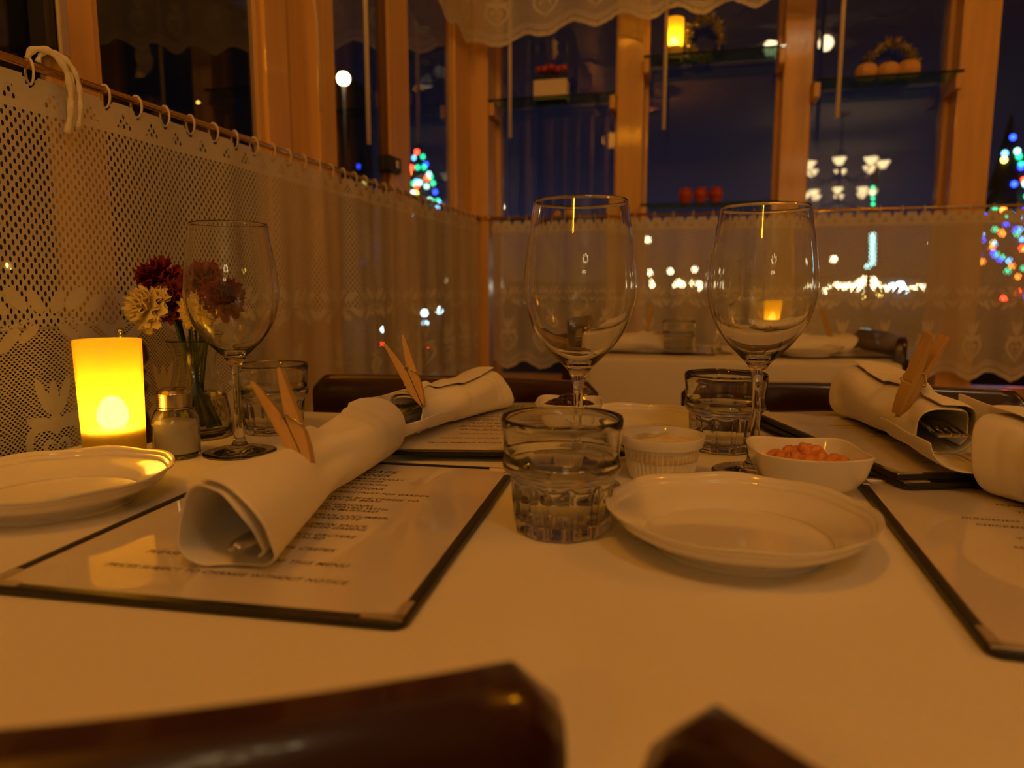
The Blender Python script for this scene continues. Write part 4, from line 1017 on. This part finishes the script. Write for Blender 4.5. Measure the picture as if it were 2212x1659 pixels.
# ================================================================== LAMPS OF THE ROOM (behind the viewer, mirrored in the panes) AND THE ADDED SIDE FILL
t = thing('ceiling_lamp', 'round ceiling lamp lighting the near table', 'lamp', (LAMP_MAIN[0], LAMP_MAIN[1], HC))
obj('mount', lathe(BM(), [(0, 0), (.06, 0), (.06, -.03), (.012, -.035), (.012, -.10), (0, -.10)], 24), 'brass', t)
obj('shade_ring', lathe(BM(), [(.10, -.10), (.16, -.16), (.158, -.162), (.098, -.102)], 32, closed=True), 'brass', t)
ms = copy_tree(t, None, 'added ceiling lamp out of view at the right, brightening the left lace'); ms.location = (FILL_SIDE[0], FILL_SIDE[1], HC)  # fixture made up for the side fill
ms = copy_tree(t, None, 'round ceiling lamp far behind the viewer by the left windows'); ms.location = (LAMP_REAR[0]+.1, LAMP_REAR[1], HC)
def chandelier(loc):
    t = thing('chandelier', 'brass chandelier with frosted glass shades', 'chandelier', loc); H = HC-loc[2]
    obj('chain', tube(BM(), [(0, 0, .0), (0, 0, H)], .008, 8), 'latch', t)
    obj('canopy', lathe(BM(), [(0, H), (.07, H), (.05, H-.03), (0, H-.04)], 24), 'brass', t)
    obj('hub', lathe(BM(), smoothprof([(0, -.10), (.02, -.09), (.035, -.04), (.02, .0), (.015, .06), (0, .08)], 3), 20), 'brass', t)
    for k in range(8):
        a = 2*PI*k/8+.2; c, s = math.cos(a), math.sin(a)
        arm = obj('arm', tube(BM(), [(c*.02, s*.02, -.04), (c*.18, s*.18, -.11), (c*.34, s*.34, -.07), (c*.40, s*.40, .0)], .008, 8), 'brass', t)
        sh = BM(); lathe(sh, smoothprof([(0, 0), (.02, .002), (.038, .022), (.052, .050), (.068, .066), (.064, .067), (.046, .050), (.0, .030)], 3), 24)
        obj('glass_shade', sh, 'shade', t, loc=(c*.40, s*.40, .005))
    return t
c0 = chandelier(CHAND[0]); c0['label'] = 'nearer brass chandelier mirrored in the third far pane'
c = copy_tree(c0, None, 'farther brass chandelier mirrored lower in the third far pane'); c.location = CHAND[1]
t = thing('ceiling_fan', 'ceiling fan with globe lights mirrored in the far panes', 'ceiling fan', (FAN[0], FAN[1], 0))
obj('down_rod', tube(BM(), [(0, 0, HC), (0, 0, FAN[2])], .012, 10), 'brass', t)
obj('motor', lathe(BM(), smoothprof([(0, FAN[2]-.12), (.06, FAN[2]-.11), (.10, FAN[2]-.06), (.10, FAN[2]-.02), (.05, FAN[2]+.01), (0, FAN[2]+.01)], 3), 32), 'brass', t)
for k in range(5):
    a = 2*PI*k/5+.35; bm = BM(); m_ = Matrix.Rotation(a, 4, 'Z') @ Matrix.Rotation(.2, 4, 'X')
    box(bm, (.10, -.06, -.004), (.62, .06, .004), .003); bm.transform(Matrix.Translation((0, 0, FAN[2]-.04)) @ m_); obj('blade', bm, 'boxwhite', t, False)
for (gx, gy, gz) in ((-.16, 0, -.15), (.16, .0, -.15), (-.10, .12, -.24)):
    obj('light_arm', tube(BM(), [(0, 0, FAN[2]-.08), (gx*.7, gy*.7, FAN[2]+gz+.06), (gx, gy, FAN[2]+gz+.04)], .006, 8), 'brass', t)
    obj('globe_light', ball(.045, 18), 'globe', t, loc=(gx, gy, FAN[2]+gz))
# refracted light of the lamps reaches the cloth through the glasses
for o in SC.objects:
    if o.type == 'LIGHT' and o.name.startswith(('main', 'side')): o.data.cycles.is_caustics_light = True
    if o.type == 'MESH' and o.active_material and o.active_material.name in ('clear_glass', 'green_tinged_glass', 'water'): o.cycles.is_caustics_caster = True
    if o.type == 'MESH' and o.name.split('.')[0] in ('tablecloth', 'page', 'side_plate'): o.cycles.is_caustics_receiver = True
print('objects', len(bpy.data.objects))
